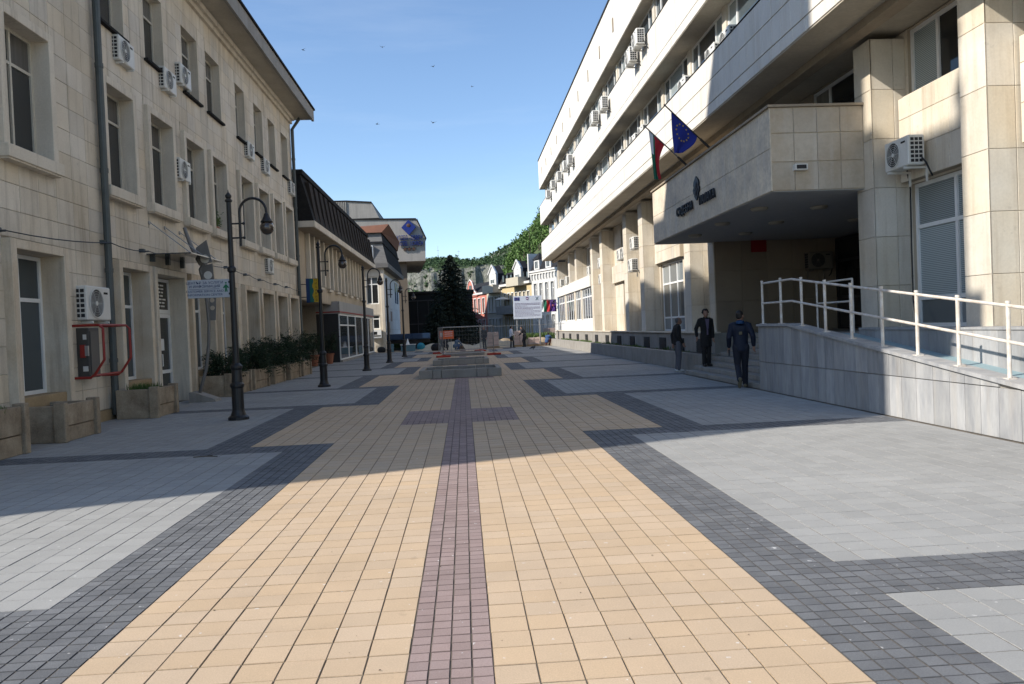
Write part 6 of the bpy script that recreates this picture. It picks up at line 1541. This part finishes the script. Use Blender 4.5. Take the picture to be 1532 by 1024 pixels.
def person(label, loc, rotz, pose, top_m, leg_m, shoe_m, hair_m, vox=.014, hair='short', coat=0.0, scale=1.0, extra=None, shirt=None, group=None):
    """pose: joints in metres, the figure facing +y; hips at ~.92, shoulders at ~1.43, head centre ~1.62"""
    r = thing('person', label, 'person', loc, rotz, group)
    J = dict(pelvis=(0, 0, .95), chest=(0, .0, 1.28), neck=(0, .0, 1.47), head=(0, .03, 1.615),
             lsh=(-.185, 0, 1.42), lel=(-.235, -.02, 1.14), lha=(-.23, .06, .90), rsh=(.185, 0, 1.42), rel=(.235, -.02, 1.14), rha=(.23, .06, .90),
             lhip=(-.09, 0, .93), lkn=(-.10, .02, .50), lan=(-.10, -.02, .08), rhip=(.09, 0, .93), rkn=(.10, .02, .50), ran=(.10, -.02, .08), look=0.0, lfoot=0.0, rfoot=0.0)
    J.update(pose)
    V_ = {k: Vector(v) for k, v in J.items() if not isinstance(v, float)}
    c, pv, nk, hd = V_['chest'], V_['pelvis'], V_['neck'], V_['head']
    def put(name, me): o = link(name, me, r, loc, rotz); o.scale = (scale,) * 3; return o
    lk = J['look']; fw = Vector((math.sin(lk), math.cos(lk), 0)); sd = Vector((fw.y, -fw.x, 0))
    # --- body: one continuous figure
    b = MB()
    def torso(mb, g, lo=0.0, flare=1.0):
        P = [(pv, -.10 - lo, .150 * flare, .105 * flare), (pv, 0, .155 * (1 + (flare - 1) * .6), .108 * (1 + (flare - 1) * .6)), (pv, .12, .140, .098), (c, -.08, .152, .102), (c, .04, .172, .110), (c, .12, .168, .100), (nk, -.035, .10, .075)]
        rings(mb, [(p.x, p.y, p.z + dz, rx + g, ry_ + g) for p, dz, rx, ry_ in P])
    torso(b, -.012)
    cap_tube(b, [nk - Vector((0, 0, .05)), hd - Vector((0, 0, .06)) - fw * .015], [.056, .052])
    # head: skull, jaw, nose, ears, brow
    def at(f, s_, z): return hd + fw * f + sd * s_ + Vector((0, 0, z))
    def blob(p, q): k0 = len(b.v); b.ell((0, 0, 0), q, 14, 9); b.v[k0:] = [tuple(p + fw * v[1] + sd * v[0] + Vector((0, 0, v[2]))) for v in b.v[k0:]]
    blob(at(-.01, 0, .025), (.076, .096, .092)); blob(at(.035, 0, -.045), (.056, .060, .068)); blob(at(.062, 0, -.085), (.03, .03, .022))
    blob(at(.098, 0, -.022), (.014, .024, .026)); blob(at(.082, 0, .022), (.052, .016, .012)); blob(at(.088, 0, -.06), (.024, .014, .010))
    for s_ in (-1, 1): blob(at(-.005, s_ * .079, -.012), (.010, .022, .032)); blob(at(.074, s_ * .045, -.025), (.02, .02, .02))
    for s_, S in (('l', -1), ('r', 1)):
        sh, el, ha, hp_, kn, an = (V_[s_ + q] for q in ('sh', 'el', 'ha', 'hip', 'kn', 'an'))
        cap_tube(b, [sh - Vector((S * .04, 0, .0)), sh, el, ha], [.055, .052, .040, .028])
        cap_tube(b, [hp_, kn, an], [.085, .055, .04])
        d = (ha - el).normalized(); sdv = Vector((0, 1, 0)) - d * d.y; sdv = sdv.normalized() if sdv.length > .1 else Vector((1, 0, 0)); nv = d.cross(sdv)
        palm = ha + d * .055
        cap_tube(b, [ha, palm + d * .03], [.026, .034])
        for i in range(4):
            o_ = sdv * (.030 - .019 * i); l = (.040, .046, .043, .032)[i]
            q0 = palm + d * .035 + o_; q1 = q0 + d * l * .9 + nv * S * .010; q2 = q1 + d * l * .55 + nv * S * .026
            cap_tube(b, [q0, q1, q2], [.0105, .0098, .009], 8)
        t0 = ha + d * .03 + sdv * .026; cap_tube(b, [t0, t0 + sdv * .030 + d * .022, t0 + sdv * .036 + d * .052], [.013, .012, .010], 8)
    put('body', melt('body', b, M_SKN, vox * .75))
    # --- clothes follow it
    t = MB(); torso(t, .018, coat, 1.0 + .35 * coat)
    for s_, S in (('l', -1), ('r', 1)):
        sh, el, ha = V_[s_ + 'sh'], V_[s_ + 'el'], V_[s_ + 'ha']
        cap_tube(t, [sh - Vector((S * .06, 0, -.01)), sh, (sh + el) / 2, el, (el * .4 + ha * .6), ha - (ha - el).normalized() * .02], [.075, .073, .066, .060, .052, .047])
    cap_tube(t, [nk - Vector((0, 0, .06)), nk + Vector((0, 0, .01))], [.085, .072])
    put('jacket', melt('jacket', t, top_m, vox))
    p_ = MB()
    rings(p_, [(pv.x, pv.y, pv.z + dz, rx, ry_) for dz, rx, ry_ in ((-.12, .13, .10), (-.04, .158, .118), (.06, .152, .112), (.12, .145, .105))])
    for s_ in ('l', 'r'):
        hp_, kn, an = V_[s_ + 'hip'], V_[s_ + 'kn'], V_[s_ + 'an']
        cap_tube(p_, [hp_, (hp_ + kn) / 2, kn, (kn + an) / 2, an - (an - kn).normalized() * .01], [.098, .088, .072, .066, .062])
    put('trousers', melt('trousers', p_, leg_m, vox))
    for s_, S in (('l', -1), ('r', 1)):
        kn, an = V_[s_ + 'kn'], V_[s_ + 'an']; tilt = J[s_ + 'foot']
        s1 = MB(); f = Vector((S * .12, 1, 0)).normalized(); up = Vector((0, 0, 1))
        ff = (f * math.cos(tilt) - up * math.sin(tilt)); 
        base = an - up * .035 * math.cos(tilt)
        cap_tube(s1, [base - ff * .05, base + ff * .05, base + ff * .15], [.045, .047, .036]); cap_tube(s1, [an + (kn - an).normalized() * .03, base], [.05, .045])
        put('shoe', melt('shoe', s1, shoe_m, vox))
    h = MB()
    def hblob(p, q): k0 = len(h.v); h.ell((0, 0, 0), q, 14, 9); h.v[k0:] = [tuple(p + fw * v[1] + sd * v[0] + Vector((0, 0, v[2]))) for v in h.v[k0:]]
    if hair == 'short': hblob(at(-.028, 0, .045), (.083, .088, .083)); hblob(at(-.055, 0, -.01), (.074, .05, .065))
    elif hair == 'thin': hblob(at(-.035, 0, .035), (.081, .078, .072)); hblob(at(-.06, 0, -.015), (.074, .045, .05))
    elif hair == 'curly':
        q = random.Random(4)
        for _ in range(46):
            a, e = q.uniform(0, 2 * PI), q.uniform(-.25, 1.3)
            if math.cos(a) > .35 and e < .75: continue
            hblob(hd + fw * (math.cos(a) * math.cos(e) * .085 - .015) + sd * math.sin(a) * math.cos(e) * .088 + Vector((0, 0, math.sin(e) * .10 + .035)), (.030, .030, .030))
    put('hair', melt('hair', h, hair_m, vox * .8, 2))
    if shirt:
        s2 = MB(); s2.add([(-.065, c.y + .128, nk.z - .02), (.065, c.y + .128, nk.z - .02), (.03, c.y + .142, c.z - .12), (-.03, c.y + .142, c.z - .12)], [(0, 1, 2, 3)])
        s2.bbox(-.024, .024, c.y + .118, c.y + .136, pv.z + .02, nk.z - .05, .004); put('shirt', s2.mesh('shirt', shirt))
    if extra: extra(put, V_)
    return r
M_JBK = mat('black_cloth', (0.014, 0.013, 0.013), .85, fine=(200, .2)); M_TGR = mat('grey_trousers', (0.10, 0.10, 0.115), .85, fine=(200, .15)); M_JNV = mat('navy_jacket', (0.0045, 0.008, 0.022), .7, fine=(150, .2)); M_JNS = mat('dark_jeans', (0.016, 0.018, 0.028), .85, fine=(200, .2))
M_SHW = mat('white_shoe', (0.48, 0.47, 0.44), .6); M_SHB = mat('black_shoe', (0.02, 0.018, 0.016), .5); M_HGR = mat('grey_hair', (0.10, 0.095, 0.09), .8); M_HBK = mat('black_hair', (0.016, 0.012, 0.010), .6); M_LIL = mat('lilac_shirt', (0.13, 0.10, 0.15), .8)
M_WSH = mat('white_work_shirt', (0.62, 0.63, 0.66), .8); M_WBL = mat('work_blue', (0.03, 0.07, 0.17), .8); M_WDK = mat('dark_work_cloth', (0.02, 0.022, 0.028), .85); M_KHK = mat('khaki_sole_shoe', (0.12, 0.10, 0.06), .7)
# man standing in profile, looking to the right
person('grey-haired man in black jacket and grey trousers standing in profile by the planter wall', (6.62, 24.05, 0), -PI / 2,
       dict(lha=(-.20, -.10, .90), lel=(-.24, -.10, 1.15), rha=(.21, .10, .92), head=(0, .05, 1.605), neck=(0, .02, 1.46), chest=(0, -.01, 1.28)), M_JBK, M_TGR, M_SHW, M_HGR, hair='thin', scale=.985)
# person with curly dark hair facing the camera on the second step
person('curly-haired person in long black coat over a lilac shirt, standing on the steps', (6.91, 22.1, .248), PI + .15,
       dict(lha=(-.22, .04, .88), rha=(.25, -.10, .93), rel=(.27, -.09, 1.16), lhip=(-.08, 0, .93), lan=(-.07, .0, .08), ran=(.07, -.02, .08), lkn=(-.08, .02, .5), rkn=(.08, .02, .5)), M_JBK, M_JBK, M_SHB, M_HBK, hair='curly', coat=.24, shirt=M_LIL, scale=.94)
# man walking away
def pack(put, V_):
    k = MB().bbox(-.035, .035, -.155, -.12, 1.20, 1.27, .01); put('badge', k.mesh('badge', mat('dull_badge', (0.12, 0.10, 0.06), .7)))
    put('collar', MB().lathe([(.085, 0), (.092, .03), (.082, .07)], (0, -.015, 1.44), 16).mesh('collar', mat('bright_blue_collar', (0.012, 0.045, 0.12), .7)))
    ha = V_['lha']; put('phone', MB().bbox(ha.x - .02, ha.x + .02, ha.y - .02, ha.y + .05, ha.z - .20, ha.z - .06, .006).mesh('phone', M_ACD))
person('dark-haired man in navy jacket and dark trousers walking away past the ramp end', (6.22, 17.35, 0), -.30,
       dict(lkn=(-.075, .08, .51), lan=(-.055, -.28, .21), lfoot=1.1, rkn=(.085, .24, .51), ran=(.085, .33, .08), pelvis=(0, .02, .94), chest=(.0, .05, 1.28), neck=(0, .08, 1.465), head=(.01, .11, 1.615), look=.55,
            lha=(-.25, .12, .93), lel=(-.25, -.02, 1.14), rha=(.27, -.06, .95), rel=(.26, -.10, 1.16), lsh=(-.178, .04, 1.41), rsh=(.178, .05, 1.41)), M_JNV, M_JNS, M_KHK, M_HBK, hair='short', extra=pack, scale=1.02)
# workers on the site
stand = dict()
bend = dict(pelvis=(0, -.12, .86), chest=(0, .18, 1.10), neck=(0, .33, 1.22), head=(0, .43, 1.30), lsh=(-.18, .28, 1.18), rsh=(.18, .28, 1.18), lel=(-.22, .36, .92), rel=(.22, .36, .92), lha=(-.16, .42, .68), rha=(.16, .42, .68), lkn=(-.12, .04, .48), rkn=(.12, .04, .48), lhip=(-.09, -.1, .86), rhip=(.09, -.1, .86))
crouch = dict(pelvis=(0, -.18, .34), chest=(0, .02, .62), neck=(0, .14, .78), head=(0, .22, .90), lsh=(-.18, .10, .74), rsh=(.18, .10, .74), lel=(-.24, .26, .54), rel=(.24, .26, .54), lha=(-.16, .40, .36), rha=(.16, .40, .36), lhip=(-.1, -.16, .34), rhip=(.1, -.16, .34), lkn=(-.18, .22, .50), rkn=(.18, .22, .50), lan=(-.14, -.02, .08), ran=(.14, -.02, .08))
person('worker in white shirt and dark trousers standing by the stone pallets', (3.66, 61.1, 0), -1.2, dict(lha=(-.2, .22, 1.0), rha=(.2, .2, 1.0), rkn=(.1, .12, .5), ran=(.1, .14, .08)), M_WSH, M_WDK, M_SHB, M_HBK, vox=.03, scale=.98)
person('worker in dark clothes leaning forward, right of the white-shirted worker', (4.75, 62.2, 0), .9, dict(bend, pelvis=(0, -.05, .93), chest=(0, .08, 1.24), neck=(0, .16, 1.40), head=(0, .22, 1.53), lsh=(-.18, .12, 1.36), rsh=(.18, .12, 1.36), lel=(-.28, .08, 1.1), rel=(.3, .02, 1.1), lha=(-.34, .25, .95), rha=(.3, .2, .9)), M_WDK, M_WDK, M_SHB, M_HBK, vox=.03, scale=1.0)
person('worker in dark clothes standing behind the mesh fence by the first stone pallet', (1.52, 59.4, 0), 2.4, stand, M_WDK, M_WDK, M_SHB, M_HBK, vox=.03)
person('crouching worker in pale blue clothes at the end of the paving, left of the fence', (-.62, 59.9, 0), -.9, crouch, mat('pale_blue_cloth', (0.09, 0.14, 0.20), .8), M_WBL, M_SHB, M_HBK, vox=.03)
person('crouching worker in black beside the pale blue worker', (-1.45, 60.2, 0), .4, crouch, M_WDK, M_WDK, M_SHB, M_HBK, vox=.03, scale=1.05)
person('bending worker in bright blue at the far end of the planter wall', (6.75, 63.4, 0), -.5, crouch, M_WBL, mat('dark_red_cloth', (0.10, 0.02, 0.02), .8), M_SHB, M_HBK, vox=.03, scale=1.05)
